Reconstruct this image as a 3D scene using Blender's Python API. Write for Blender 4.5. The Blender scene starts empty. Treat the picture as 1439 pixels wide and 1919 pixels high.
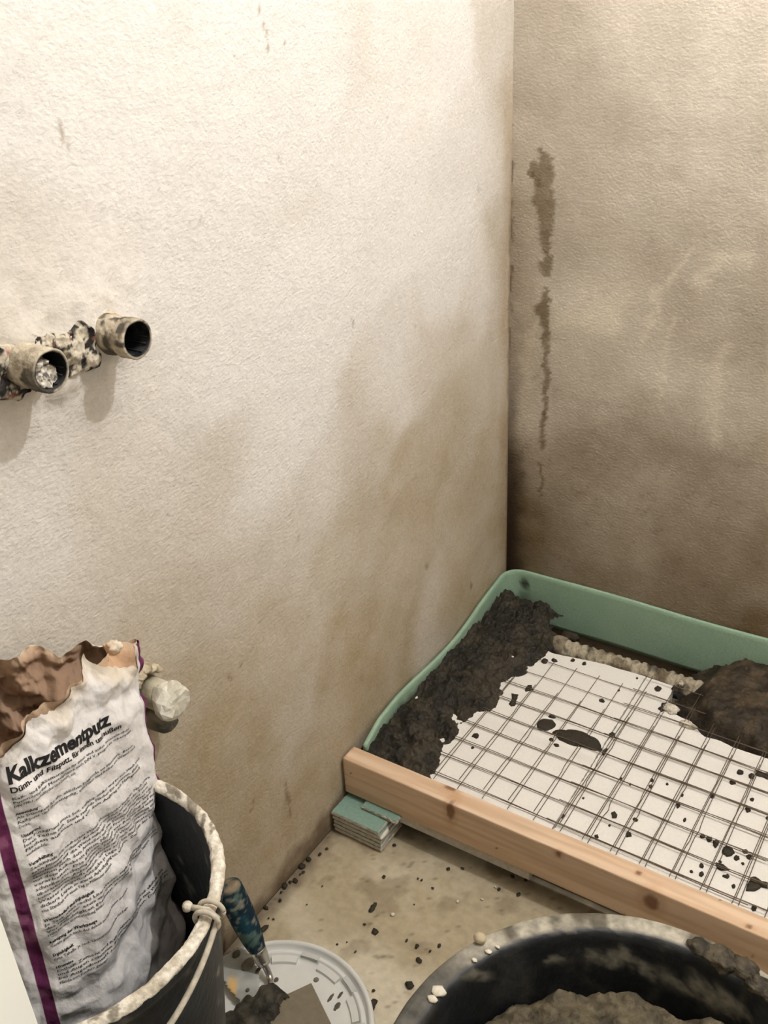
import bpy, bmesh, math, random
import numpy as np
from mathutils import Matrix, Vector

scene = bpy.context.scene
col = scene.collection

# ------------------------------------------------------------------ camera
CAM = np.array([0.87401, -1.78007, 1.43963])
YAW, PITCH, ROLL, FPX = 0.597787, 0.508606, -0.0556025, 1859.209
fwd = np.array([-math.sin(YAW)*math.cos(PITCH), math.cos(YAW)*math.cos(PITCH), -math.sin(PITCH)])
rgt = np.cross(fwd, [0, 0, 1]); rgt /= np.linalg.norm(rgt)
upv = np.cross(rgt, fwd)
rgt, upv = (math.cos(ROLL)*rgt + math.sin(ROLL)*upv, -math.sin(ROLL)*rgt + math.cos(ROLL)*upv)
cam_data = bpy.data.cameras.new('camera')
cam = bpy.data.objects.new('camera', cam_data); col.objects.link(cam)
cam.matrix_world = Matrix([[rgt[i], upv[i], -fwd[i], CAM[i]] for i in range(3)] + [[0, 0, 0, 1]])
cam_data.sensor_fit = 'VERTICAL'; cam_data.sensor_height = 36.0
cam_data.lens = FPX/1919*36.0
cam_data.clip_start = 0.02
scene.camera = cam

# ------------------------------------------------------------------ light
world = bpy.data.worlds.new('world'); scene.world = world
world.use_nodes = True
world.node_tree.nodes['Background'].inputs[0].default_value = (0.75, 0.82, 0.9, 1)
world.node_tree.nodes['Background'].inputs[1].default_value = 0.02
lamp = bpy.data.lights.new('ceiling_bulb', 'POINT')
lamp.energy = 58; lamp.color = (0.985, 0.985, 1.0); lamp.shadow_soft_size = 0.018
lo = bpy.data.objects.new('ceiling_bulb', lamp); lo.location = (1.05, -0.64, 2.38); col.objects.link(lo)

vs = scene.view_settings
scene.display_settings.display_device = 'sRGB'
vs.view_transform = 'Standard'; vs.look = 'None'; vs.gamma = 1.0; vs.use_curve_mapping = False
vs.exposure = 0.0

# ------------------------------------------------------------------ measured places (world metres)
SPLAT_BIG = [[[0.2661,-0.3986],[0.2691,-0.3865],[0.279,-0.3794],[0.2891,-0.3766],[0.2999,-0.3839],[0.3013,-0.3933],[0.2929,-0.4097],[0.2745,-0.4144]],[[0.3032,-0.4097],[0.3126,-0.3957],[0.3216,-0.3993],[0.3264,-0.3893],[0.3417,-0.3821],[0.3633,-0.3813],[0.372,-0.385],[0.3826,-0.3846],[0.3987,-0.3979],[0.4054,-0.4079],[0.3936,-0.416],[0.378,-0.4167],[0.3588,-0.422],[0.3414,-0.4236],[0.3223,-0.4217],[0.3114,-0.4137]],[[0.664,-0.5326],[0.6666,-0.5213],[0.6764,-0.52],[0.6839,-0.5286],[0.6811,-0.5366],[0.6742,-0.5428],[0.6661,-0.54]],[[0.6456,-0.5225],[0.6499,-0.5145],[0.6553,-0.518],[0.655,-0.5269],[0.6529,-0.5347],[0.6487,-0.5306]],[[0.6625,-0.5644],[0.6715,-0.5634],[0.6792,-0.5652],[0.6862,-0.5673],[0.6743,-0.5753],[0.6672,-0.5732]],[[0.7193,-0.5956],[0.7178,-0.5825],[0.7189,-0.5657],[0.7259,-0.5606],[0.7368,-0.5653],[0.7455,-0.5623],[0.7484,-0.5736],[0.7383,-0.5765],[0.7349,-0.5845],[0.726,-0.5926]],[[0.6466,-0.5977],[0.6503,-0.5934],[0.6538,-0.5976],[0.6515,-0.6041],[0.6476,-0.6032]],[[0.6794,-0.5857],[0.686,-0.5788],[0.69,-0.5805],[0.6882,-0.5867]],[[0.4274,-0.1884],[0.43,-0.1774],[0.4405,-0.1811],[0.4394,-0.1912],[0.4333,-0.1947]],[[0.4544,-0.2448],[0.4591,-0.2376],[0.4554,-0.2244],[0.4664,-0.2198],[0.4706,-0.2372],[0.4642,-0.2499]],[[0.4571,-0.1734],[0.4588,-0.1596],[0.4716,-0.1652],[0.4691,-0.1793]],[[0.4767,-0.5471],[0.4809,-0.5412],[0.4878,-0.5466],[0.4887,-0.5532],[0.4822,-0.557]],[[0.4711,-0.6094],[0.4755,-0.6046],[0.479,-0.6093],[0.4762,-0.6143]],[[0.4062,-0.6009],[0.4062,-0.5914],[0.4108,-0.5923],[0.4096,-0.599]],[[0.194,-0.3755],[0.1938,-0.3632],[0.184,-0.3433],[0.1984,-0.34],[0.2011,-0.3496],[0.204,-0.3637],[0.2065,-0.3748],[0.2009,-0.3794]],[[0.2027,-0.32],[0.202,-0.3041],[0.2092,-0.3001],[0.2184,-0.3112],[0.2133,-0.3173],[0.2067,-0.3242]],[[0.6635,-0.3319],[0.6629,-0.3207],[0.6763,-0.3246],[0.6838,-0.3177],[0.6877,-0.3333],[0.6813,-0.3319],[0.6724,-0.3332]]]
SPLAT_SMALL = [[0.1799,-0.4912,0.0064,0.0061],[0.1905,-0.5218,0.0031,0.0038],[0.5196,-0.579,0.0049,0.0057],[0.5187,-0.541,0.005,0.0036],[0.5707,-0.4725,0.004,0.0066],[0.6148,-0.4209,0.0041,0.0075],[0.6399,-0.3408,0.0063,0.0061],[0.6357,-0.3716,0.0052,0.0053],[0.6769,-0.422,0.0046,0.0074],[0.6895,-0.5375,0.0039,0.0057],[0.7068,-0.5254,0.0049,0.005],[0.6452,-0.5817,0.0039,0.0049],[0.6607,-0.3389,0.0048,0.0077],[0.5099,-0.4362,0.0029,0.0042],[0.5139,-0.4529,0.0036,0.0045],[0.5687,-0.446,0.0026,0.0037],[0.5907,-0.4993,0.003,0.0044],[0.537,-0.4321,0.0021,0.003],[0.4846,-0.5746,0.002,0.0029],[0.4607,-0.4598,0.0021,0.003],[0.6762,-0.3958,0.0036,0.0037],[0.7102,-0.426,0.0031,0.0044],[0.6972,-0.5169,0.0039,0.0043],[0.6343,-0.6012,0.0029,0.0035],[0.7392,-0.6219,0.0047,0.0055],[0.7004,-0.5963,0.0029,0.0042],[0.6272,-0.5192,0.0045,0.005],[0.6388,-0.5205,0.0044,0.0065],[0.3511,-0.2759,0.0056,0.0048],[0.3675,-0.2287,0.0023,0.0033],[0.3861,-0.1744,0.0025,0.0033],[0.2145,-0.2031,0.007,0.005],[0.2487,-0.184,0.0047,0.0051],[0.2744,-0.1822,0.0046,0.005],[0.198,-0.2154,0.007,0.0067],[0.4052,-0.3598,0.0054,0.0078],[0.4094,-0.4078,0.0032,0.0107],[0.3245,-0.4379,0.0053,0.0038],[0.284,-0.3679,0.0076,0.0047],[0.3106,-0.429,0.0042,0.0046],[0.651,-0.5268,0.003,0.0036],[0.7012,-0.544,0.0029,0.0028],[0.6681,-0.5582,0.0029,0.0028],[0.6988,-0.6432,0.0019,0.0027],[0.4215,-0.5382,0.002,0.0029],[0.4807,-0.4651,0.002,0.003]]
HEAP_L = [[0.1602,-0.578],[0.1491,-0.5462],[0.1582,-0.5208],[0.1541,-0.492],[0.1484,-0.4599],[0.1507,-0.4332],[0.1684,-0.4214],[0.1844,-0.3995],[0.1752,-0.3673],[0.153,-0.3257],[0.1684,-0.2952],[0.1886,-0.2739],[0.1906,-0.2444],[0.1886,-0.2164],[0.1963,-0.1847],[0.1962,-0.1568],[0.1838,-0.115],[0.1486,-0.0654],[0.17,-0.04],[-0.03,-0.02],[-0.03,-0.67],[0.173,-0.67],[0.171,-0.63]]
NOTCH = [[0.459,-0.1639],[0.4645,-0.2157],[0.4663,-0.2368],[0.4999,-0.2449],[0.5228,-0.2479],[0.5381,-0.2637],[0.5566,-0.2772],[0.5807,-0.2736],[0.6104,-0.2801],[0.6737,-0.2781]]
HEAP_R_TOP = [[0.5112,-0.1304],[0.5098,-0.1467],[0.5238,-0.1953],[0.5538,-0.2326],[0.5799,-0.2458],[0.606,-0.2533],[0.6713,-0.2807]]
HEAP_R_BASE = [[0.4781,-0.1445],[0.4639,-0.2133],[0.5187,-0.2441],[0.5557,-0.2735],[0.6096,-0.2764],[0.6734,-0.2758]]
CRUMB = [[0.1661,-0.8428,0.0058,0.0119],[0.1969,-0.8824,0.0075,0.0065],[0.2891,-0.892,0.0067,0.0054],[0.2995,-0.9377,0.0092,0.0076],[0.2721,-0.8705,0.0042,0.0054],[0.2516,-0.8695,0.0025,0.0043],[0.3037,-0.8507,0.0038,0.0043],[0.2958,-0.8671,0.0025,0.0033],[0.1476,-0.7779,0.0042,0.0043],[0.1252,-0.7073,0.0042,0.0043],[0.2095,-0.7499,0.0025,0.0033],[0.2355,-0.7549,0.0033,0.0027],[0.2383,-0.7042,0.0042,0.0043],[0.2601,-0.6901,0.0042,0.0033],[0.3371,-0.698,0.0033,0.0043],[0.3715,-0.6911,0.0042,0.0054],[0.2249,-0.8011,0.0017,0.0022],[0.1551,-0.9349,0.0025,0.0022],[0.1895,-0.9312,0.0021,0.0027],[0.1667,-0.9233,0.0017,0.0022],[0.0207,-0.7769,0.0033,0.0033],[0.0629,-0.8963,0.0017,0.0022],[0.0632,-0.8504,0.0017,0.0022],[0.0311,-0.9503,0.0025,0.0022],[0.0228,-0.9532,0.0021,0.0022],[0.0048,-0.9388,0.0067,0.0038],[0.0301,-0.9734,0.0058,0.0108],[0.2663,-0.9996,0.0083,0.0152],[0.2545,-0.9754,0.0033,0.0033],[0.2462,-0.9814,0.0025,0.0022],[0.173,-0.8792,0.0033,0.0027],[0.2019,-0.7502,0.0021,0.0027],[0.3449,-0.6612,0.005,0.0043],[0.3688,-0.6567,0.0042,0.0033]]
CHIP = [[0.2043,-0.8382,0.0038,0.0043],[0.2872,-0.7574,0.0025,0.0033],[0.3213,-0.7322,0.0033,0.0022],[0.3293,-0.6972,0.0025,0.0022]]
JOINT = [[0.0006,-0.8315,0.0086,0.0083],[-0.0008,-0.8617,0.006,0.0052],[-0.0004,-0.878,0.0043,0.0041],[-0.0029,-0.8903,0.0069,0.0062],[-0.003,-0.9132,0.0043,0.0041],[0.0043,-0.8152,0.006,0.0052],[0.0038,-0.7996,0.0043,0.0041],[-0.0005,-0.8462,0.0034,0.0031],[-0.0017,-0.8526,0.0026,0.0031],[-0.0022,-0.902,0.0026,0.0031],[0.0037,-0.7894,0.0034,0.0031],[0.0095,-0.832,0.0043,0.0031]]
LIDBLOB = [[0.0335,-1.048,0.006,0.0079],[0.0623,-1.0539,0.0098,0.0127],[0.1653,-1.0085,0.0045,0.0047],[0.204,-1.0228,0.0026,0.0084],[0.2215,-1.0284,0.0038,0.0074],[0.0836,-1.0526,0.003,0.0074],[0.0918,-1.0896,0.003,0.0037],[0.1093,-1.0418,0.0038,0.0047],[0.2215,-1.0358,0.0023,0.0021],[0.2145,-1.0112,0.0023,0.0074]]
DAMP_L = [[-1.0401,1.3722,0.0],[-0.7021,1.3416,0.0],[-0.3055,1.3057,0.0],[-0.1674,1.1217,0.1],[-0.0963,1.1096,0.25],[-0.0281,0.9488,0.7],[-0.0217,1.1444,0.6],[-0.0366,1.3156,0.4],[-0.4794,1.0955,0.0],[-0.2302,0.9483,0.05],[-0.128,0.8601,0.15],[-0.06,0.797,0.7],[-0.1933,0.7848,0.65],[-0.3333,0.7904,0.5],[-0.4398,0.8178,0.15],[-0.5098,0.7854,0.45],[-0.238,0.6808,0.85],[-0.3423,0.6232,0.9],[-0.5497,0.7132,0.65],[-0.6404,0.7334,0.3],[-0.7118,0.8282,0.0],[-0.8774,0.9725,0.0],[-0.6372,0.9724,0.0],[-0.7979,0.7772,0.1],[-0.6928,0.6709,0.35],[-0.828,0.7471,0.15],[-0.9109,0.8045,0.45],[-0.9628,0.8613,0.4],[-1.0353,0.9238,0.3],[-1.0913,0.8763,0.45],[-1.193,0.9195,0.1],[-1.2199,0.8498,0.1],[-1.1509,0.8104,0.4],[-1.0248,0.7634,0.5],[-0.8812,0.6564,0.6],[-0.7577,0.616,0.5],[-0.612,0.5891,0.75],[-0.4466,0.5029,0.9],[-0.1291,0.4682,0.9],[-0.5547,0.3275,1.0],[-0.8424,0.5147,0.8],[-1.0468,0.6655,0.7],[-1.204,0.7657,0.5],[-0.1298,0.1989,1.0],[-0.5724,0.1464,1.0],[-0.7567,0.0953,1.0],[-0.9721,0.1647,1.0],[-0.9893,0.4107,1.0],[-1.0774,0.5301,0.9],[-0.9952,1.262,0.0],[-0.9044,1.0879,0.05],[-1.1257,1.1613,0.4],[-1.0256,1.1403,0.2],[-1.0918,1.1808,0.2],[-0.9436,0.9959,0.15],[-0.9821,0.9527,0.15],[-1.0541,1.55,0.0],[-0.126,1.5931,0.1],[-0.9413,-0.0678,1.0]]
DAMP_B = [[0.0392,1.321,0.35],[0.2343,1.3187,0.12],[0.4094,1.3167,0.05],[0.4349,1.1155,0.25],[0.2513,1.1061,0.28],[0.0953,1.1903,0.4],[0.1266,1.1822,0.6],[0.1031,1.0019,0.5],[0.2663,0.9177,0.45],[0.4551,0.9566,0.5],[0.3749,0.8303,0.5],[0.1895,0.8048,0.25],[0.2423,0.8226,0.2],[0.3106,0.7582,0.35],[0.3452,0.6091,0.6],[0.4822,0.7439,0.5],[0.39,0.685,0.4],[0.5093,0.5302,0.7],[0.3012,0.4805,0.75],[0.1261,0.4387,0.75],[0.0389,0.3776,0.95],[0.0281,0.2495,1.1],[0.0829,0.2079,0.95],[0.1972,0.2563,0.9],[0.3112,0.3563,0.75],[0.4148,0.4472,0.8],[0.5315,0.3554,0.85],[0.4342,0.2608,1.0],[0.0562,0.6952,0.5],[0.0341,0.5956,0.35],[0.1736,0.6916,0.4],[0.5869,0.2445,1.0],[-0.007,1.5996,0.3],[0.4079,1.5633,0.05]]
STREAK = [[[0.0612,1.1107,0.0075],[0.067,1.0967,0.0151],[0.0658,1.0679,0.0194],[0.0692,1.0291,0.0215],[0.0713,0.9995,0.0183],[0.076,0.9595,0.0129],[0.0792,0.932,0.0108]],[[0.0807,0.9208,0.0086],[0.0758,0.8973,0.0151],[0.0796,0.8871,0.0108]],[[0.0784,0.8551,0.0043],[0.076,0.8223,0.0097],[0.0718,0.8108,0.0151],[0.0771,0.7894,0.0129],[0.0822,0.7767,0.0065]],[[0.0815,0.7621,0.0097],[0.0809,0.7451,0.0118],[0.0838,0.7285,0.0065],[0.0824,0.6995,0.0065],[0.086,0.6651,0.0075],[0.0846,0.6352,0.0065],[0.0831,0.6049,0.0054],[0.0813,0.5863,0.0054]],[[0.0839,0.5832,0.0043],[0.0823,0.5558,0.0065],[0.0827,0.5057,0.0054]],[[0.0826,0.4674,0.0032],[0.0813,0.428,0.0043],[0.0813,0.3883,0.0032]],[[0.0412,1.0858,0.0086],[0.0461,1.0667,0.0054],[0.0553,1.0527,0.0054]]]
CRACK = [[0.0012,1.1554],[0.0022,1.0934],[0.0009,1.0343],[0.0007,0.9734],[0.0038,0.9215],[0.0035,0.868],[0.0006,0.8237],[0.0004,0.7561],[0.0002,0.6861]]
SWIRL = [[[0.1006,0.7816,0.0108],[0.1449,0.8095,0.0172],[0.1876,0.8366,0.0237],[0.2344,0.8581,0.0237]],[[0.3773,0.9004,0.0075],[0.4107,0.9426,0.0097],[0.4554,0.9548,0.0075]],[[0.4457,0.5959,0.0086],[0.4272,0.67,0.0097],[0.4249,0.7342,0.0097],[0.443,0.7891,0.0075]],[[0.0392,0.6451,0.0086],[0.0321,0.6913,0.0129],[0.0431,0.7394,0.0108],[0.0658,0.7767,0.0065]],[[0.0829,0.2079,0.0065],[0.0673,0.2888,0.0086],[0.046,0.3523,0.0065]],[[0.3617,0.9567,0.0043],[0.3099,0.8826,0.0054],[0.2778,0.7746,0.0043]],[[0.3379,0.6305,0.0032],[0.3247,0.7172,0.0032],[0.3354,0.8248,0.0032]],[[0.1653,0.8443,0.0108],[0.1475,0.7551,0.0129],[0.2599,0.7284,0.0151]]]
FAN = [[0.103,0.7797],[0.1503,0.8124],[0.1978,0.8463],[0.2337,0.8684],[0.2516,0.8396],[0.2463,0.7967],[0.2247,0.7666],[0.175,0.768],[0.1347,0.7863]]
MARK = [[[-1.0552,1.3216,0.0018],[-1.0511,1.3056,0.0037],[-1.0482,1.2896,0.0046],[-1.0451,1.2795,0.0018]],[[-0.7123,1.3935,0.0018],[-0.7054,1.3722,0.0027],[-0.6976,1.3424,0.0027]],[[-1.0798,1.3734,0.0027],[-1.0822,1.3627,0.0037]],[[-1.0804,1.3759,0.0018],[-1.0813,1.3703,0.0027]],[[-0.8827,1.1675,0.0027],[-0.8799,1.1669,0.0027]],[[-0.8703,1.1668,0.0027],[-0.8624,1.1676,0.0037]],[[-0.7014,1.2122,0.0037],[-0.6973,1.2088,0.0037]],[[-0.3616,0.3824,0.0064],[-0.3556,0.3778,0.0064]],[[-0.1842,0.2446,0.0082],[-0.1747,0.2251,0.0101]],[[-0.1377,1.0751,0.0037],[-0.1357,1.0607,0.0046]],[[-0.8407,0.2133,0.0037],[-0.8415,0.17,0.0073],[-0.8401,0.1302,0.0046]],[[-0.9237,0.2424,0.0027],[-0.9295,0.2331,0.0037]],[[-0.9342,0.5049,0.0046],[-0.9327,0.4997,0.0046]],[[-0.9014,0.5128,0.0027],[-0.906,0.5088,0.0027]],[[-0.9315,0.2373,0.0027],[-0.937,0.2301,0.0027]],[[-0.7392,0.6456,0.0037],[-0.7458,0.6392,0.0046]],[[-0.6676,1.351,0.0018],[-0.6663,1.3521,0.0018]],[[-0.3737,0.8828,0.0027],[-0.3721,0.8804,0.0027]],[[-0.2508,0.7985,0.0018],[-0.2509,0.7964,0.0018]],[[-0.5612,0.9579,0.0018],[-0.5559,0.939,0.0027]]]
SMEAR = [[[2.1341,0.2429,0.006],[2.0346,0.2381,0.0105],[1.9411,0.2529,0.0105]],[[1.8961,0.2392,0.0075],[1.7839,0.2328,0.012],[1.6696,0.2222,0.0105],[1.586,0.2226,0.0045]],[[1.5922,0.2381,0.006],[1.508,0.2376,0.0166],[1.4214,0.2346,0.0181],[1.2956,0.2446,0.0075]],[[2.8097,0.2819,0.0045],[2.7032,0.259,0.006]],[[2.3216,0.2397,0.0045],[2.2626,0.2381,0.0053]]]

RIMBLOT = [(143.0, 0.2845, 0.011), (122.6, 0.2869, 0.016), (119.6, 0.2798, 0.008), (129.5, 0.2842, 0.006)]

# ------------------------------------------------------------------ helpers
rng = np.random.default_rng(7)
def lin(r, g, b):
    c = np.array([r, g, b], float)/255.0
    return np.where(c <= 0.04045, c/12.92, ((c+0.055)/1.055)**2.4)
def _h(ix, iy, iz, s):
    n = (ix*374761393 + iy*668265263 + iz*2147483647 + s*1274126177).astype(np.int64) & 0xffffffff
    n = ((n ^ (n >> 13))*1274126177) & 0xffffffff
    n = n ^ (n >> 16)
    return (n & 0xffff)/65535.0
def vn(p, scale, seed=0):
    p = np.asarray(p, float)*scale
    i = np.floor(p).astype(np.int64); f = p - i; f = f*f*(3-2*f)
    r = 0
    for dx in (0, 1):
        for dy in (0, 1):
            for dz in (0, 1):
                w = (f[..., 0] if dx else 1-f[..., 0])*(f[..., 1] if dy else 1-f[..., 1])*(f[..., 2] if dz else 1-f[..., 2])
                r = r + w*_h(i[..., 0]+dx, i[..., 1]+dy, i[..., 2]+dz, seed)
    return r
def fbm(p, scale, oct=4, seed=0, gain=0.5):
    a, t, r = 1.0, 0.0, 0
    for k in range(oct):
        r = r + a*vn(p, scale*2.03**k, seed+k*17); t += a; a *= gain
    return r/t
def p3(x, y, z=0.0):
    return np.stack(np.broadcast_arrays(np.asarray(x, float), np.asarray(y, float), np.asarray(z, float)), -1)
def sst(a, b, x):
    t = np.clip((x-a)/(b-a), 0, 1); return t*t*(3-2*t)
def mix(a, b, t):
    return a + (b-a)*np.asarray(t)[..., None]
def seg_dist(P, a, b):
    a = np.array(a, float); b = np.array(b, float); d = b-a
    t = np.clip(((P-a)@d)/max(d@d, 1e-12), 0, 1)
    return np.linalg.norm(P-(a+t[..., None]*d), axis=-1), t
def line_mask(P, pts, soft=0.3):
    """1 inside a stroke of varying half width (x, y, w per point), noisy edge is up to the caller"""
    m = np.zeros(P.shape[:-1])
    for (x0, y0, w0), (x1, y1, w1) in zip(pts[:-1], pts[1:]):
        d, t = seg_dist(P, (x0, y0), (x1, y1))
        w = w0+(w1-w0)*t
        m = np.maximum(m, 1-sst(1-soft, 1+soft, d/w))
    return m
def poly_sd(P, poly):
    """signed distance, positive inside"""
    poly = np.array(poly, float)
    best = np.full(P.shape[:-1], 1e9); ins = np.zeros(P.shape[:-1], bool)
    for a, b in zip(poly, np.roll(poly, -1, 0)):
        best = np.minimum(best, seg_dist(P, a, b)[0])
        c = ((a[1] > P[..., 1]) != (b[1] > P[..., 1]))
        with np.errstate(divide='ignore', invalid='ignore'):
            xi = (b[0]-a[0])*(P[..., 1]-a[1])/(b[1]-a[1]+1e-15)+a[0]
        ins ^= c & (P[..., 0] < xi)
    return np.where(ins, best, -best)
def rbf(P, data, sig):
    d = np.array(data, float)
    num = np.zeros(P.shape[:-1]); den = np.full(P.shape[:-1], 1e-12)
    for x, y, v in d:
        w = np.exp(-((P[..., 0]-x)**2+(P[..., 1]-y)**2)/(2*sig*sig)) + 1e-4/(1+((P[..., 0]-x)**2+(P[..., 1]-y)**2)*100)
        num += w*v; den += w
    return num/den

def set_props(o, label=None, cat=None, group=None, kind=None):
    if label: o['label'] = label
    if cat: o['category'] = cat
    if group: o['group'] = group
    if kind: o['kind'] = kind
    return o
def empty(name, loc, label, cat, group=None):
    o = bpy.data.objects.new(name, None); col.objects.link(o); o.location = loc
    o.empty_display_size = 0.05
    return set_props(o, label, cat, group)
def link(name, me, mat, parent=None):
    o = bpy.data.objects.new(name, me); col.objects.link(o)
    if mat is not None and not me.materials: me.materials.append(mat)
    if parent is not None:
        o.parent = parent
        o.matrix_parent_inverse = Matrix.Translation(-Vector(parent.location)) if parent.type == 'EMPTY' else parent.matrix_world.inverted()
    return o
def np_mesh(name, V, F, cols=None, smooth=True, uv=None):
    V = np.asarray(V, float).reshape(-1, 3); F = np.asarray(F, np.int64)
    me = bpy.data.meshes.new(name)
    k = F.shape[1]
    me.vertices.add(len(V)); me.vertices.foreach_set('co', V.astype(np.float32).ravel())
    me.loops.add(F.size); me.loops.foreach_set('vertex_index', F.astype(np.int32).ravel())
    me.polygons.add(len(F)); me.polygons.foreach_set('loop_start', (np.arange(len(F))*k).astype(np.int32))
    me.polygons.foreach_set('use_smooth', np.full(len(F), smooth))
    me.update(calc_edges=True); me.validate()
    if cols is not None:
        a = me.color_attributes.new('Col', 'FLOAT_COLOR', 'POINT')
        c = np.ones((len(V), 4), np.float32); c[:, :3] = np.clip(np.asarray(cols).reshape(-1, 3), 0, 1)
        a.data.foreach_set('color', c.ravel())
    return me
def gridF(nu, nv, wu=False, wv=False):
    iu = np.arange(nu if wu else nu-1); iv = np.arange(nv if wv else nv-1)
    a, b = np.meshgrid(iu, iv, indexing='ij'); a = a.ravel(); b = b.ravel()
    a1 = (a+1) % nu; b1 = (b+1) % nv
    return np.stack([a*nv+b, a1*nv+b, a1*nv+b1, a*nv+b1], -1)
def grid(name, P, mat, parent=None, cols=None, wu=False, wv=False, smooth=True, flip=False, mask=None):
    nu, nv = P.shape[:2]
    F = gridF(nu, nv, wu, wv)
    if flip: F = F[:, ::-1]
    V = P.reshape(-1, 3); C = None if cols is None else np.asarray(cols).reshape(-1, 3)
    if mask is not None:
        m = mask.reshape(-1); F = F[m[F].all(1)]
        u = np.unique(F); remap = np.zeros(len(V), np.int64); remap[u] = np.arange(len(u))
        V = V[u]; F = remap[F]; C = None if C is None else C[u]
    return link(name, np_mesh(name, V, F, C, smooth), mat, parent)
def bm_obj(name, bm, mat, parent=None, smooth=False, cols=None):
    me = bpy.data.meshes.new(name)
    bm.normal_update(); bm.to_mesh(me); bm.free()
    if smooth:
        for p in me.polygons: p.use_smooth = True
    if cols is not None:
        V = np.zeros(len(me.vertices)*3, np.float32); me.vertices.foreach_get('co', V)
        a = me.color_attributes.new('Col', 'FLOAT_COLOR', 'POINT')
        c = np.ones((len(me.vertices), 4), np.float32); c[:, :3] = cols(V.reshape(-1, 3))
        a.data.foreach_set('color', c.ravel())
    return link(name, me, mat, parent)
def box_bm(x0, x1, y0, y1, z0, z1, bev=0.0):
    bm = bmesh.new(); bmesh.ops.create_cube(bm, size=1.0)
    for v in bm.verts:
        v.co = Vector(((x0+x1)/2+v.co.x*(x1-x0), (y0+y1)/2+v.co.y*(y1-y0), (z0+z1)/2+v.co.z*(z1-z0)))
    if bev: bmesh.ops.bevel(bm, geom=bm.edges[:], offset=bev, segments=2, affect='EDGES', profile=0.5)
    return bm
def tube_P(pts, rad, n=8, closed_ends=True):
    pts = np.array(pts, float); m = len(pts)
    rad = np.broadcast_to(np.asarray(rad, float), (m,))
    T = np.gradient(pts, axis=0); T /= np.linalg.norm(T, axis=1)[:, None]
    ref = np.array([0, 0, 1.0]) if abs(T[0, 2]) < 0.9 else np.array([1.0, 0, 0])
    A = np.cross(T, ref); A /= np.linalg.norm(A, axis=1)[:, None]; B = np.cross(T, A)
    th = np.arange(n)*2*np.pi/n
    P = pts[:, None]+rad[:, None, None]*(np.cos(th)[None, :, None]*A[:, None]+np.sin(th)[None, :, None]*B[:, None])
    if closed_ends:
        P = np.concatenate([np.repeat(pts[:1, None], n, 1)+0*P[:1], P, np.repeat(pts[-1:, None], n, 1)+0*P[:1]], 0)
    return P
def tube(name, pts, rad, mat, parent=None, n=8, colf=None, jitter=None):
    P = tube_P(pts, rad, n)
    if jitter is not None: P = jitter(P)
    return grid(name, P, mat, parent, None if colf is None else colf(P), wv=True)
def lathe_P(prof, n=96, cx=0, cy=0):
    prof = np.array(prof, float); th = np.arange(n)*2*np.pi/n
    return np.stack([cx+prof[:, None, 0]*np.cos(th), cy+prof[:, None, 0]*np.sin(th), np.repeat(prof[:, 1:2], n, 1)], -1), np.repeat(th[None], len(prof), 0)
def densify(prof, step):
    out = [prof[0]]
    for a, b in zip(prof[:-1], prof[1:]):
        a = np.array(a); b = np.array(b); k = max(1, int(np.linalg.norm(b-a)/step))
        out += [tuple(a+(b-a)*(i+1)/k) for i in range(k)]
    return np.array(out, float)

def lump_obj(name, c, r, mat, colr, parent=None, seed=0, flat=1.0, sub=3, amp=0.35, scale=None):
    bm = bmesh.new(); bmesh.ops.create_icosphere(bm, subdivisions=sub, radius=1.0)
    V = np.array([v.co[:] for v in bm.verts]); d = 1+(fbm(V+seed*3.1, 1.9, 5, seed, .72)-.5)*3.0*amp
    R_ = np.array(r if hasattr(r, '__len__') else (r, r, r*flat))
    V = V*d[:, None]*R_+np.array(c)
    for v, p in zip(bm.verts, V): v.co = Vector(p)
    cf = (lambda W_: mix(colr[0], colr[1], sst(0.35, 0.65, fbm(W_, 90, 3, seed)))) if colr else None
    return bm_obj(name, bm, mat, parent, True, cf)
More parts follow.
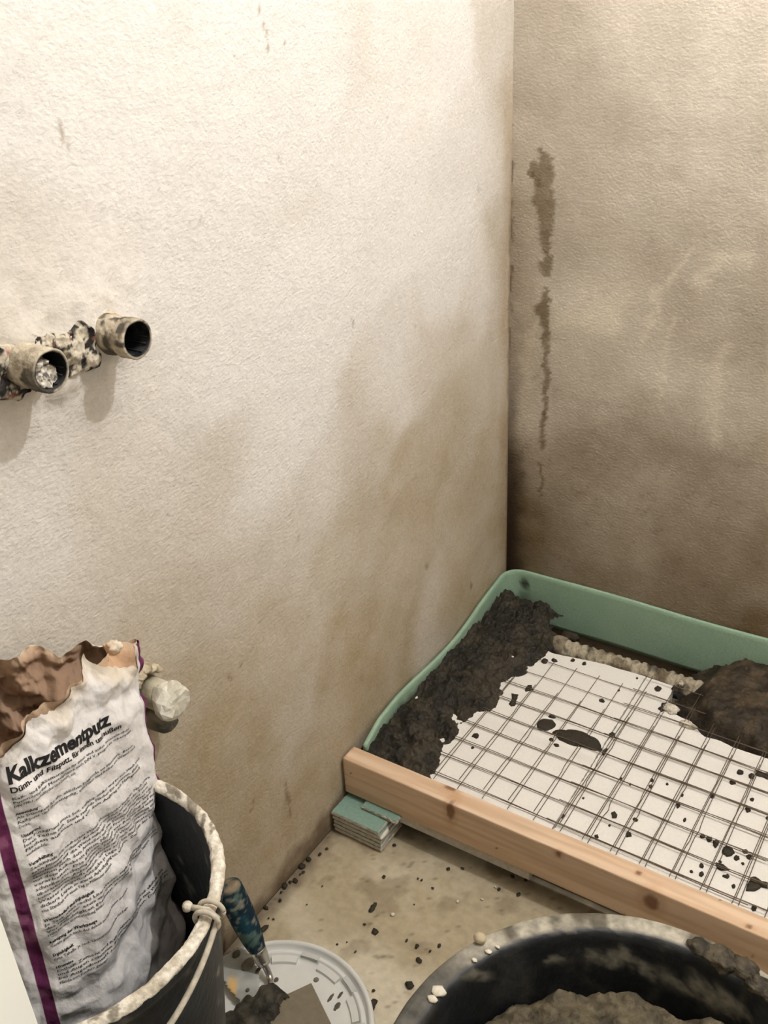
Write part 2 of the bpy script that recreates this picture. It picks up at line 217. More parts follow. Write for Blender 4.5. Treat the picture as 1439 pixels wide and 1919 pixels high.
# ------------------------------------------------------------------ materials
def material(name, base=None, rough=0.8, attr=False, noise=(60, 0.12), bumps=(), spec=0.3, metal=0.0, sss=0.0, stretch=None):
    """principled material: colour (fixed or the mesh's colour attribute) broken up by noise, relief by noise bumps"""
    m = bpy.data.materials.new(name); m.use_nodes = True
    nt = m.node_tree; N = nt.nodes; L = nt.links
    b = N['Principled BSDF']
    b.inputs['Roughness'].default_value = rough; b.inputs['Metallic'].default_value = metal
    b.inputs['Specular IOR Level'].default_value = spec
    tc = N.new('ShaderNodeTexCoord')
    mp = N.new('ShaderNodeMapping'); L.new(tc.outputs['Object'], mp.inputs['Vector'])
    if stretch: mp.inputs['Scale'].default_value = stretch
    if attr:
        a = N.new('ShaderNodeAttribute'); a.attribute_name = 'Col'; src = a.outputs['Color']
    else:
        c = N.new('ShaderNodeRGB'); c.outputs[0].default_value = (*base, 1); src = c.outputs[0]
    if noise and noise[1] > 0:
        n = N.new('ShaderNodeTexNoise'); n.inputs['Scale'].default_value = noise[0]; n.inputs['Detail'].default_value = 5
        L.new(mp.outputs[0], n.inputs['Vector'])
        mr = N.new('ShaderNodeMapRange'); mr.inputs['From Min'].default_value = 0.3; mr.inputs['From Max'].default_value = 0.7
        mr.inputs['To Min'].default_value = 1-noise[1]; mr.inputs['To Max'].default_value = 1+noise[1]
        L.new(n.outputs['Fac'], mr.inputs['Value'])
        mx = N.new('ShaderNodeVectorMath'); mx.operation = 'SCALE'
        L.new(src, mx.inputs[0]); L.new(mr.outputs[0], mx.inputs['Scale']); src = mx.outputs[0]
    L.new(src, b.inputs['Base Color'])
    prev = None
    for sc, dist, det in bumps:
        n = N.new('ShaderNodeTexNoise'); n.inputs['Scale'].default_value = sc; n.inputs['Detail'].default_value = det
        L.new(mp.outputs[0], n.inputs['Vector'])
        bp = N.new('ShaderNodeBump'); bp.inputs['Strength'].default_value = 1.0; bp.inputs['Distance'].default_value = dist
        L.new(n.outputs['Fac'], bp.inputs['Height'])
        if prev is not None: L.new(prev, bp.inputs['Normal'])
        prev = bp.outputs['Normal']
    if prev is not None: L.new(prev, b.inputs['Normal'])
    if sss:
        b.inputs['Subsurface Weight'].default_value = sss; b.inputs['Subsurface Radius'].default_value = (0.01, 0.01, 0.01)
        b.inputs['Subsurface Scale'].default_value = 1.0
    return m

M_wall = material('felted_plaster', rough=0.92, attr=True, noise=(90, 0.06), bumps=((42, 0.0014, 3), (165, 0.0016, 5)), spec=0.15, stretch=(1, 1, 1.35))
M_plain = material('plain_plaster', lin(214, 209, 202), rough=0.92, noise=(12, 0.05), bumps=((150, 0.001, 3),), spec=0.15)
M_floor = material('cement_screed', rough=0.9, attr=True, noise=(70, 0.10), bumps=((120, 0.0006, 4), (14, 0.001, 3)), spec=0.2)
M_attr = material('mottled_matt', rough=0.85, attr=True, noise=(140, 0.10), bumps=((220, 0.0005, 4),), spec=0.25)
M_crust = material('dried_plaster_crust', rough=0.95, attr=True, noise=(220, 0.22), bumps=((90, 0.002, 4), (300, 0.0012, 4)), spec=0.15)
M_mortar = material('wet_mortar', rough=0.62, attr=True, noise=(120, 0.25), bumps=((190, 0.0022, 5), (60, 0.003, 4)), spec=0.3)
M_splat = material('mortar_drop', lin(58, 52, 42), rough=0.7, noise=(300, 0.25), bumps=((400, 0.001, 4),), spec=0.25)
M_chip = material('white_plaster_chip', lin(226, 218, 200), rough=0.9, noise=(200, 0.1))
M_stone = material('pale_pebble_stone', lin(196, 182, 152), rough=0.85, noise=(120, 0.1))
M_foam = material('white_polystyrene', rough=0.75, attr=True, noise=(220, 0.03), bumps=((330, 0.0005, 2),), spec=0.3)
M_strip = material('green_foam_strip', rough=0.8, attr=True, noise=(260, 0.10), bumps=((420, 0.0004, 3),), spec=0.3, sss=0.0)
M_wire = material('dull_steel_wire', lin(112, 98, 82), rough=0.5, noise=(300, 0.3), metal=0.35, spec=0.4)
M_wood = material('planed_spruce', rough=0.6, attr=True, noise=(30, 0.06), bumps=((160, 0.0003, 3),), spec=0.3, stretch=(0.15, 1, 1))
M_tub = material('black_plastic_dirty', rough=0.5, attr=True, noise=(90, 0.3), bumps=((130, 0.0012, 5),), spec=0.4)
M_paper = material('sack_paper', rough=0.8, attr=True, noise=(120, 0.05), bumps=((60, 0.0012, 4), (240, 0.0005, 3)), spec=0.25)
M_ink = material('black_print', lin(38, 36, 36), rough=0.8, noise=(200, 0.2), spec=0.2)
M_inkgrey = material('grey_print', lin(72, 70, 70), rough=0.8, noise=(200, 0.15), spec=0.2)
M_lid = material('white_bucket_lid', lin(222, 222, 216), rough=0.45, noise=(40, 0.04), spec=0.4)
M_tab = material('lid_clip', lin(196, 197, 192), rough=0.5, noise=(40, 0.08), spec=0.4)
M_film = material('dusty_plastic_film', rough=0.6, attr=True, noise=(60, 0.06), spec=0.3)
M_steel = material('worn_steel', lin(196, 192, 184), rough=0.28, noise=(60, 0.15), metal=0.9, spec=0.5)
M_gyp = material('gypsum_core', lin(196, 189, 176), rough=0.95, noise=(160, 0.14), bumps=((240, 0.0012, 4),), spec=0.1)
M_green = material('green_board_paper', lin(134, 162, 148), rough=0.9, noise=(180, 0.07), bumps=((300, 0.0003, 3),), spec=0.15)
M_white = material('white_laminate', lin(244, 246, 238), rough=0.5, noise=(5, 0.01), spec=0.35)
M_black = material('black_plastic', lin(32, 33, 35), rough=0.5, noise=(40, 0.15), spec=0.35)
M_plastic = material('crumpled_plastic_wrap', rough=0.5, attr=True, noise=(90, 0.08), bumps=((90, 0.002, 3),), spec=0.4)

# ------------------------------------------------------------------ room
def axis(*segs):
    out = []
    for a, b, s in segs: out += list(np.arange(a, b-1e-9, s))
    return np.array(out + [segs[-1][1]])
DRY, DAMP = lin(230, 226, 220), lin(180, 166, 141)
# left wall
ys = axis((-2.6, -1.5, 0.05), (-1.5, -0.02, 0.005), (-0.02, 0.0, 0.004)); zs = axis((0, 1.6, 0.005), (1.6, 2.55, 0.05))
Y, Z = np.meshgrid(ys, zs, indexing='ij')
q = p3(Y, Z, 0.0)
wob = np.stack([(fbm(q, 6, 4, 3)-.5)*0.16, (fbm(q, 6, 4, 9)-.5)*0.16], -1)
P2 = np.stack([Y, Z], -1)
damp = rbf(P2+wob*0.7, DAMP_L, 0.042)
damp = np.clip(damp+(fbm(q, 18, 4, 21)-.5)*0.30*(0.25+damp), 0, 1.15)
C = mix(DRY, DAMP, damp)
C = C*(1+(fbm(q*[1, 1, 1], 9, 4, 5)-.5)[..., None]*0.10)
warm = sst(0.55, 0.75, fbm(q, 4.5, 4, 33))[..., None]*0.25*(1-np.clip(damp, 0, 1))[..., None]
C = C*(1-warm) + C*np.array([1.0, 0.95, 0.87])*warm
jit = np.stack([(vn(q, 90, 2)-.5)*0.012, (vn(q, 90, 4)-.5)*0.012], -1)
for s in MARK:
    C = mix(C, C*np.array([0.48, 0.42, 0.34]), line_mask(P2+jit*0.5, [(a, b, w*.7) for a, b, w in s], 0.6)*0.8*sst(.25, .55, vn(q, 110, 91)))
specks = sst(0.86, 0.92, vn(q, 120, 41))*sst(0.5, 0.6, vn(q, 7, 43))*0.3
C = mix(C, C*np.array([0.6, 0.52, 0.42]), specks*sst(1.3, 0.3, Z))
foot = sst(0.062, 0.0, Z+(fbm(q, 25, 4, 8)-.5)*0.07)
C = mix(C, lin(96, 80, 62), foot*0.85)
gr = line_mask(P2+jit, [(-0.60, 0.075, .006), (-0.72, .045, .010), (-0.80, .03, .008)], .8)
C = mix(C, lin(120, 102, 80), gr*.6)
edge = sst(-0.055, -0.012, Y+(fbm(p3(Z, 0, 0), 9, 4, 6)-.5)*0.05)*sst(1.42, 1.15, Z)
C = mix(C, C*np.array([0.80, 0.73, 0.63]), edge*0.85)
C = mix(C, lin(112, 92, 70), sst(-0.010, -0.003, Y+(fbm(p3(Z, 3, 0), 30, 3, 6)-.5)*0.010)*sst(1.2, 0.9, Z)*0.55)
X = (fbm(q, 5, 3, 50)-.5)*0.006+(fbm(q, 40, 3, 52)-.5)*0.0014
X = X*sst(0, -0.03, Y)*sst(0.0, 0.03, Z)
# the plaster swells a little round the two pipe stubs
for (py, pz, a, rad) in ((-1.05, 1.085, 0.012, 0.045), (-1.17, 1.09, 0.014, 0.05), (-1.11, 1.085, 0.008, 0.05)):
    X = X + a*np.exp(-((Y-py)**2+(Z-pz)**2)/(2*rad*rad))*(0.5+fbm(q, 45, 3, 60))
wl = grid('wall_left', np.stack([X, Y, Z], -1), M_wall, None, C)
set_props(wl, kind='structure')
# back wall
xs = axis((0, 1.0, 0.005), (1.0, 1.9, 0.05)); zs = axis((0, 1.6, 0.005), (1.6, 2.55, 0.05))
Xb, Zb = np.meshgrid(xs, zs, indexing='ij'); q = p3(Xb, 7.0, Zb); P2 = np.stack([Xb, Zb], -1)
wob = np.stack([(fbm(q, 7, 4, 13)-.5)*0.14, (fbm(q, 7, 4, 19)-.5)*0.14], -1)
damp = rbf(P2+wob, DAMP_B, 0.06)
damp = np.clip(damp+(fbm(q, 14, 4, 23)-.5)*0.35, 0, 1.2)
C = mix(lin(226, 216, 200), lin(130, 114, 91), np.clip(damp, 0, 1.2))
C = C*(1+(fbm(q, 10, 4, 5)-.5)[..., None]*0.12)
jit = np.stack([(vn(q, 130, 2)-.5)*0.010+(vn(q, 45, 22)-.5)*0.014, (vn(q, 130, 4)-.5)*0.006], -1)
brush = 0.35+0.65*vn(np.stack([Xb*0.5-Zb*0.85, Xb*0+1, Xb*.85+Zb*.5], -1)*[1, 1, .12], 260, 72)
for s in SWIRL[:4]+SWIRL[5:7]:
    m = line_mask(P2+jit*1.4, [(a, b, w*1.45) for a, b, w in s], 0.95)*brush*(0.4+0.6*fbm(q, 22, 4, 71))
    C = mix(C, lin(222, 211, 190), m*0.95)
fan = sst(-.004, .020, poly_sd(P2+jit*.8, FAN))*sst(.10, .0, np.abs(poly_sd(P2, FAN))-.02)*(0.45+0.55*brush)
C = mix(C, lin(224, 213, 192), fan*0.75)
sj = np.stack([(vn(q*[.25, 1, 1], 240, 92)-.5)*.011+(vn(q, 60, 93)-.5)*.008, (vn(q, 160, 94)-.5)*.004], -1)
for s in STREAK:
    C = mix(C, lin(110, 92, 64), line_mask(P2+sj, s, 0.25)*(0.55+0.40*fbm(q, 50, 3, 77)))
cr = [(x, z, 0.003) for x, z in CRACK]
C = mix(C, lin(92, 68, 44), line_mask(P2+jit*0.3, cr, 0.6)*0.7*sst(0.3, 0.6, vn(q, 70, 81)))
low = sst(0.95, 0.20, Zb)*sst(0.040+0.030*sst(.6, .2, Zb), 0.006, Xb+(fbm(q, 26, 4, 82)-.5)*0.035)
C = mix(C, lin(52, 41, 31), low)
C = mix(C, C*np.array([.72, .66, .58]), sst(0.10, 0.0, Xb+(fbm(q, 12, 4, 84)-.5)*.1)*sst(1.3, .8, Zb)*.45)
specks = sst(0.88, 0.92, vn(q, 90, 41))*0.35
C = mix(C, C*0.55, specks*sst(1.1, 0.4, Zb))
Yb = -(fbm(q, 5, 3, 50)-.5)*0.006-(fbm(q, 40, 3, 52)-.5)*0.0016
Yb = Yb*sst(0, 0.03, Xb)*sst(0, 0.03, Zb)
wb = grid('wall_back', np.stack([Xb, Yb, Zb], -1), M_wall, None, C, flip=False)
set_props(wb, kind='structure')
# floor
xs = axis((0, 1.0, 0.006), (1.0, 1.9, 0.05)); ys = axis((-2.6, -1.4, 0.05), (-1.4, 0, 0.006))
Xf, Yf = np.meshgrid(xs, ys, indexing='ij'); q = p3(Xf, Yf, 3.0)
C = mix(lin(208, 198, 174), lin(176, 163, 136), sst(0.38, 0.66, fbm(q, 7, 5, 4)))
C = mix(C, lin(132, 117, 93), sst(0.60, 0.72, fbm(q, 22, 4, 11))*0.5)
C = mix(C, lin(70, 56, 42), sst(0.90, 0.95, vn(q, 150, 14))*0.5)
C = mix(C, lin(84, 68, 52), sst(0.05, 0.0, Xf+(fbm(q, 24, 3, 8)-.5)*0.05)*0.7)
C = mix(C, lin(52, 44, 34), sst(-0.70, -0.62, Yf+(fbm(q, 16, 3, 18)-.5)*0.06)*0.8)
Zf = (fbm(q, 6, 3, 31)-.5)*0.003*sst(0, .05, Xf)
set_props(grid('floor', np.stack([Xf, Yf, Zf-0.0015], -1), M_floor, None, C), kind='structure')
def wall_box(name, *a): return set_props(bm_obj(name, box_bm(*a), M_plain), kind='structure')
wall_box('ceiling', -0.1, 2.0, -2.7, 0.1, 2.55, 2.65)
wall_box('wall_right', 1.9, 2.0, -2.7, 0.1, 0, 2.55)
wall_box('wall_front', -0.1, 2.0, -2.7, -2.6, 0, 2.55)

# ------------------------------------------------------------------ green foam perimeter strip
path = []   # x, y, bottom z, top z
for y, zt, off in ((-0.640, .1465, .020), (-0.615, .150, .016), (-0.575, .1565, .010), (-0.50, .158, .006), (-0.435, .155, .006), (-0.37, .150, .007), (-0.31, .147, .007), (-0.254, .148, .006), (-0.2, .156, .006), (-0.153, .166, .005), (-0.10, .175, .005), (-0.06, .181, .006)):
    path.append((off, y, zt))
for a in np.linspace(0.15, 1.0, 7):
    an = a*np.pi/2
    path.append((0.005+0.042*(1-math.cos(an)), -0.047+0.042*math.sin(an), .183+.005*a))
for x in np.linspace(0.08, 1.25, 40): path.append((x, -0.0045-0.0015*math.sin(x*17), .1885+0.001*math.sin(x*9)))
pa = np.array(path)
tt = np.concatenate([[0], np.cumsum(np.linalg.norm(np.diff(pa[:, :2], axis=0), axis=1))])
ti = np.linspace(0, tt[-1], 260); pa = np.stack([np.interp(ti, tt, pa[:, k]) for k in range(3)], -1)
for _ in range(2): pa[1:-1] = (pa[:-2]+2*pa[1:-1]+pa[2:])/4
T = np.gradient(pa[:, :2], axis=0); T /= np.linalg.norm(T, axis=1)[:, None]; Nn = np.stack([T[:, 1], -T[:, 0]], -1)
th = 0.008
zf = np.linspace(0, 1, 14)
rows = []
for f in zf: rows.append((0.0, f))
rows += [(0.15, 1.012), (0.5, 1.018), (0.85, 1.012)]
for f in zf[::-1]: rows.append((1.0, f))
P = np.zeros((len(pa), len(rows), 3))
for j, (o, f) in enumerate(rows):
    z = 0.058+(pa[:, 2]-0.058)*f
    xy = pa[:, :2]+Nn*(o*th)[None] if False else pa[:, :2]+Nn*(o*th)
    P[:, j] = np.concatenate([xy, z[:, None]], 1)
cs = mix(lin(168, 194, 168), lin(140, 172, 146), fbm(P, 14, 4, 3))
hl = (fbm(P, 30, 3, 6)-.5)*0.05
mud = sst(0.022, -0.01, P[..., 2]-0.118+hl*1.2)*sst(0.10, 0.02, P[..., 0])
mud = np.maximum(mud, sst(0.016, 0.008, np.linalg.norm(P-np.array([0.055, -0.012, 0.158]), axis=-1)+hl*0.1))
cs = mix(cs, lin(48, 46, 36), mud*0.9)
strip = grid('insulation_strip', P, M_strip, None, cs, wv=True)
bm = bmesh.new(); bm.from_mesh(strip.data); bmesh.ops.holes_fill(bm, edges=[e for e in bm.edges if e.is_boundary]); bmesh.ops.recalc_face_normals(bm, faces=bm.faces[:]); bm.to_mesh(strip.data); bm.free()
set_props(strip, 'pale green foam edge strip standing round the tray against both walls', 'foam strip')

# ------------------------------------------------------------------ timber board
BX0, BX1, BYF, BYB, BZ0, BZ1 = 0.006, 1.25, -0.6871, -0.6502, 0.0600, 0.1453
sec = densify([(BYF+.0015, BZ0), (BYF, BZ0+.0015), (BYF, BZ1-.0018), (BYF+.0006, BZ1-.0005), (BYF+.002, BZ1), (BYB-.002, BZ1), (BYB-.0006, BZ1-.0005), (BYB, BZ1-.002), (BYB, BZ0), (BYF+.0015, BZ0)], 0.004)[:-1]
xs = axis((BX0, 0.85, 0.004), (0.85, BX1, 0.02))
P = np.zeros((len(xs), len(sec), 3)); P[..., 0] = xs[:, None]; P[..., 1] = sec[None, :, 0]; P[..., 2] = sec[None, :, 1]
g = fbm(P*np.array([0.03, 1, 1]), 130, 4, 5)
g2 = fbm(P*np.array([0.05, 1, 1]), 420, 2, 8)
cs = mix(lin(230, 203, 174), lin(210, 177, 144), sst(0.35, 0.7, g))
cs = cs*(1+(g2-.5)[..., None]*0.12)
for kx, ky, kz, rx, rz in ((0.2355, BYF, .127, .009, .022), (0.2181, -.6538, BZ1, .012, .006), (0.5983, BYF, .118, .014, .018), (0.5684, -.6661, BZ1, .005, .004), (0.745, -.679, BZ1, .006, .003), (0.44, BYF, .136, .006, .006)):
    d = np.sqrt(((P[..., 0]-kx)/rx)**2+((P[..., 1]-ky)/rz)**2+((P[..., 2]-kz)/rz)**2)+(vn(P, 200, 3)-.5)*0.3
    cs = mix(cs, lin(118, 70, 40), sst(1.25, 0.6, d)*0.85)
    cs = mix(cs, lin(196, 150, 108), (sst(2.2, 1.3, d)-sst(1.3, 0.9, d)).clip(0, 1)*0.4)
cs = mix(cs, lin(60, 52, 42), sst(0.93, 0.955, vn(P, 95, 61))*0.8)
board = grid('timber_board', P, M_wood, None, cs, wv=True)
bm = bmesh.new(); bm.from_mesh(board.data); bmesh.ops.holes_fill(bm, edges=[e for e in bm.edges if e.is_boundary]); bm.to_mesh(board.data); bm.free()
set_props(board, 'planed light timber board with dark knots closing the front of the tray', 'board')
for (bx, bz, s) in ((0.7291, 0.134, 0.006), (0.725, 0.124, 0.0045), (0.735, 0.1405, 0.004)):
    pass

# ------------------------------------------------------------------ plasterboard offcuts under the board
def offcut(x0, x1, y0, y1, z0, z1, label, seed, group='plasterboard offcuts in the stack', broken=False):
    r = random.Random(seed)
    root = empty('plasterboard_offcut', ((x0+x1)/2, (y0+y1)/2, z0), label, 'plasterboard', group)
    nx, ny = 24, 16
    def outline(ins, jag):
        pts = []
        for i in range(nx): pts.append((x0+(x1-x0)*i/nx, y0+ins))
        for i in range(ny): pts.append((x1-ins, y0+(y1-y0)*i/ny))
        for i in range(nx): pts.append((x1-(x1-x0)*i/nx, y1-ins))
        for i in range(ny): pts.append((x0+ins, y1-(y1-y0)*i/ny))
        return [(px+r.uniform(-jag, jag), py+r.uniform(-jag, jag)) for px, py in pts]
    t = 0.0005
    bm = bmesh.new(); lay = []
    jag = 0.0016 if broken else 0.0006
    for z, ii in ((z0+0.0002, .0020), (z0+(z1-z0)*.25, .0002), (z0+(z1-z0)*.7, .0001), (z1-t, .0009)):
        lay.append([bm.verts.new((px+(ii if px < (x0+x1)/2 else -ii), py+(ii if py < (y0+y1)/2 else -ii), z)) for px, py in outline(0.0002, jag)])
    n = len(lay[0])
    for a, b in zip(lay[:-1], lay[1:]):
        for i in range(n): bm.faces.new((a[i], a[(i+1) % n], b[(i+1) % n], b[i]))
    bm.faces.new(lay[0][::-1]); bm.faces.new(lay[-1])
    bm_obj('gypsum_core', bm, M_gyp, root)
    bm = bmesh.new(); o = [(px+(.0012 if px < (x0+x1)/2 else -.0012), py+(.0012 if py < (y0+y1)/2 else -.0012)) for px, py in outline(0.0, 0.0003 if not broken else 0.001)]
    lo_ = [bm.verts.new((px, py, z1-t)) for px, py in o]; hi = [bm.verts.new((px, py, z1)) for px, py in o]
    for i in range(n): bm.faces.new((lo_[i], lo_[(i+1) % n], hi[(i+1) % n], hi[i]))
    bm.faces.new(lo_[::-1]); bm.faces.new(hi)
    f = bm_obj('paper_facing', bm, M_green, root); f['label'] = 'green paper facing'
    return root
lay = [(0.008, .1138, -.7338, 'bottom plasterboard offcut of the stack, lying on the floor'),
       (0.007, .1142, -.7342, 'second plasterboard offcut up from the floor in the stack'),
       (0.008, .1140, -.7341, 'middle plasterboard offcut of the five in the stack'),
       (0.006, .1128, -.7345, 'second plasterboard offcut from the top, white edge jutting out at its right end'),
       (0.005, .1095, -.7350, 'topmost full plasterboard offcut with its green face bare')]
for i, (a, b, y, lb) in enumerate(lay):
    oc = offcut(a, b, y, -0.662+0.002*i, 0.0102*i+0.0003, 0.0102*i+0.0100, lb, i)
    if i == 3: lump_obj('bare_gypsum_end', (.1132, -.7195, .0353), (.0042, .0145, .0045), M_chip, None, oc, 77, amp=.18, sub=2)['label'] = 'bright white bare end'
offcut(0.0520, .1300, -.7030, -.655, 0.0513, 0.0597, 'narrow broken plasterboard strip on top of the stack under the timber board', 11, None, True)
lath = bm_obj('bottom_lath', box_bm(0.125, 0.388, -0.6845, -0.664, 0.0395, 0.0603, 0.0012), M_gyp, board); lath['label'] = 'grey lath along the bottom edge of the board'

# ------------------------------------------------------------------ polystyrene panels
ZF = 0.122
def panel(name, poly, z0, z1, label, seed):
    # fine walled slab: top sheet coloured with smears, crumbled rim
    bm = bmesh.new(); r = random.Random(seed); pts = []
    for a, b in zip(poly, poly[1:]+poly[:1]):
        L_ = math.dist(a, b); k = max(1, int(L_/0.006))
        for i in range(k):
            pts.append((a[0]+(b[0]-a[0])*i/k+r.uniform(-.0008, .0008), a[1]+(b[1]-a[1])*i/k+r.uniform(-.0008, .0008)))
    rings = []
    for z in (z0, z0+(z1-z0)*.5, z1-0.001, z1):
        rings.append([bm.verts.new((px, py, z)) for px, py in pts])
    n = len(pts)
    for a, b in zip(rings[:-1], rings[1:]):
        for i in range(n): bm.faces.new((a[i], a[(i+1) % n], b[(i+1) % n], b[i]))
    from mathutils.geometry import tessellate_polygon
    tri = tessellate_polygon([[Vector((px, py, 0)) for px, py in pts]])
    for a, b, c_ in tri:
        bm.faces.new((rings[-1][a], rings[-1][b], rings[-1][c_])); bm.faces.new((rings[0][c_], rings[0][b], rings[0][a]))
    bmesh.ops.recalc_face_normals(bm, faces=bm.faces[:])
    def cf(V):
        c = np.repeat(lin(238, 234, 226)[None], len(V), 0)
        return c*(1-0.10*sst(0.6, 0.8, fbm(V, 20, 3, seed)))[:, None]
    o = bm_obj(name, bm, M_foam, None, False, cf)
    xs_ = [p[0] for p in poly]
    bm_obj('packing_block', box_bm(min(xs_)+.03, max(xs_)-.03, -0.54, -0.31, 0.0, z0-.0002), M_gyp, o)
    return set_props(o, label, 'foam panel')
JX = 0.4035
panel('foam_slab', [(0.02, -0.640), (JX-0.0012, -0.640), (JX-0.0040, -0.160), (0.30, -0.163), (0.205, -0.180), (0.14, -0.172), (0.02, -0.172)], 0.061, ZF, 'white polystyrene panel in the tray left of the joint, beside the mortar along the wall', 3)
panel('foam_slab', [(JX+0.0012, -0.640), (1.2, -0.640), (1.2, -0.30), (0.76, -0.265)] + [tuple(p) for p in NOTCH[::-1]] + [(0.4575, -0.158), (JX-0.0015, -0.160)], 0.061, ZF-0.0006, 'white polystyrene panel in the tray right of the joint, with a broken back corner', 5)

# ------------------------------------------------------------------ reinforcement mesh
def mat_sheet(name, label, ox, oy, ang, ni, nj, z, seed, i0=0, j0=0, ext=(0.012, 0.012), jend=None):
    r = random.Random(seed)
    root = empty(name, (ox, oy, z), label, 'wire mesh', None)
    ca, sa = math.cos(ang), math.sin(ang)
    W = lambda a, b, zz: (ox+ca*a-sa*b, oy+sa*a+ca*b, zz)
    rw = 0.00072
    for i in range(i0, ni):          # along the depth of the tray
        pts = []; bend = r.uniform(-.0012, .0012); kink = r.uniform(0.2, 0.8); b0 = j0*0.05-ext[0]; b1 = (nj-1)*0.05+ext[1]
        m = 26
        for k in range(m):
            b = b0+(b1-b0)*k/(m-1)
            off = bend*math.sin(math.pi*k/(m-1))+0.0035*r.uniform(.3, 1)*math.exp(-((b-kink*0.3)/0.012)**2)*(1 if r.random() < .9 else 0)
            pts.append(W(i*0.05+off, b, z+0.0008*math.sin(b*31+i)))
        tube('wire', pts, rw, M_wire, root, 6)
    for j in range(j0, nj):
        pts = []; bend = r.uniform(-.001, .001); a0 = i0*0.05-0.02; a1 = (ni-1)*0.05+0.02; m = 40
        for k in range(m):
            a = a0+(a1-a0)*k/(m-1)
            pts.append(W(a, j*0.05+bend*math.sin(a*9), z+0.0019+0.0008*math.sin(a*23+j)))
        tube('wire', pts, rw, M_wire, root, 6)
    return root
mat_sheet('wire_mesh', 'lowest rusty steel wire mesh, reaching back to the pipe over the whole panel', 0.2175, -0.6181, 0.0, 13, 9, 0.1240, 1, i0=-1)
mat_sheet('wire_mesh', 'shorter steel wire mesh on top, its cut wire ends stopping half way back', 0.2105, -0.6165, -0.018, 11, 7, 0.1266, 2, i0=-1, ext=(-0.006, 0.018))
mat_sheet('wire_mesh', 'steel wire mesh overlapping on the right side of the tray, starting at the panel joint', 0.4085, -0.6205, -0.014, 15, 10, 0.1290, 3, i0=0, ext=(0.011, 0.008))

# ------------------------------------------------------------------ mortar heaps in the tray
def heap(name, poly, bounds, step, hf, label, dark, light, seed, edge_out=0.0, top=None):
    xs = np.arange(bounds[0], bounds[1]+1e-6, step); ys = np.arange(bounds[2], bounds[3]+1e-6, step)
    Xh, Yh = np.meshgrid(xs, ys, indexing='ij'); P2 = np.stack([Xh, Yh], -1); q = p3(Xh, Yh, 11.0+seed)
    jit = np.stack([(fbm(q, 60, 3, seed)-.5)*0.022, (fbm(q, 60, 3, seed+4)-.5)*0.022], -1)
    sd = poly_sd(P2+jit, poly)
    z = hf(Xh, Yh, sd, q)
    c = mix(dark, light, sst(0.35, 0.75, fbm(q, 35, 4, seed+8)))
    if top is not None: c = mix(c*.62, c, sst(-.006, .010, poly_sd(P2+jit*.6, top)))
    o = grid(name, np.stack([Xh, Yh, z], -1), M_mortar, None, c, mask=sd > -edge_out)
    return set_props(o, label, 'mortar')
def hL(X, Y, sd, q):
    e = sst(0.0, 0.020, sd)
    top = 0.134+0.010*sst(0.0, 0.10, sd)+0.012*sst(-0.14, -0.06, Y)
    lump = (fbm(q, 26, 4, 3)-.5)*0.026+(fbm(q, 85, 4, 5)-.5)*0.016+(fbm(q, 210, 2, 25)-.5)*0.006 - 0.010*sst(0.55, 0.7, fbm(q, 38, 3, 15))
    near = sst(0.05, 0.015, X)*0.012*(fbm(q, 20, 3, 6))
    return np.maximum(0.119+e*(top-0.119+lump)-near*e, 0.1175)
heap('mortar_heap', HEAP_L, (0.014, 0.225, -0.648, -0.016), 0.0020, hL, 'long dark mortar heap along the left wall beside the green strip', lin(40, 37, 30), lin(66, 59, 47), 2)
base_poly = HEAP_R_BASE + [[0.9, -0.27], [1.2, -0.27], [1.2, -0.012], [0.52, -0.012], [0.47, -0.10]]
top_poly = HEAP_R_TOP + [[0.9, -0.235], [1.2, -0.235], [1.2, -0.014], [0.555, -0.014], [0.525, -0.08]]
def hR(X, Y, sd, q):
    P2 = np.stack([X, Y], -1)
    jit = np.stack([(fbm(q, 40, 3, 7)-.5)*0.014, (fbm(q, 40, 3, 9)-.5)*0.014], -1)
    st = poly_sd(P2+jit, top_poly)
    t = sst(-0.014, 0.010, st)
    lump = (fbm(q, 22, 4, 3)-.5)*0.014+(fbm(q, 90, 3, 5)-.5)*0.007
    return 0.094+sst(-0.008, 0.03, sd)*0.022+t*(0.022+0.014*sst(0, .06, st))+lump*(0.6+t)+(fbm(q, 210, 2, 25)-.5)*0.005
hr = heap('mortar_heap', base_poly, (0.44, 1.2, -0.34, -0.012), 0.0030, hR, 'broad brown mortar heap in the back right of the tray', lin(50, 43, 33), lin(84, 71, 54), 6, edge_out=0.012, top=top_poly)

# ------------------------------------------------------------------ drain hose behind the panels
hose = empty('drain_hose', (0.36, -0.128, 0.098), 'grey mortar covered ribbed hose lying between panel and green strip', 'hose')
hx = np.arange(0.196, 0.545, 0.0016)
rad = 0.0205+0.0016*np.sign(np.sin(hx*2*np.pi/0.019))*(np.abs(np.sin(hx*2*np.pi/0.019))**0.4)
hp = np.stack([hx, -0.134+0.004*np.sin((hx-.2)*8), 0.105+0.0*hx], -1)
def hcol(P):
    n = fbm(P, 40, 4, 3)
    c = mix(lin(176, 166, 144), lin(112, 100, 82), sst(0.4, 0.7, n))
    c = mix(c, lin(60, 58, 56), sst(0.55, 0.7, fbm(P, 60, 3, 9))*0.7)
    return mix(c, lin(56, 54, 54), sst(0.102, 0.092, P[..., 2]+(n-.5)*0.02)*0.8)
def hj(P): return P+(np.stack([fbm(P, 120, 3, 4), fbm(P, 120, 3, 5), fbm(P, 120, 3, 6)], -1)-.5)*0.004
tube('hose_body', hp, rad, M_crust, hose, 28, hcol, hj)
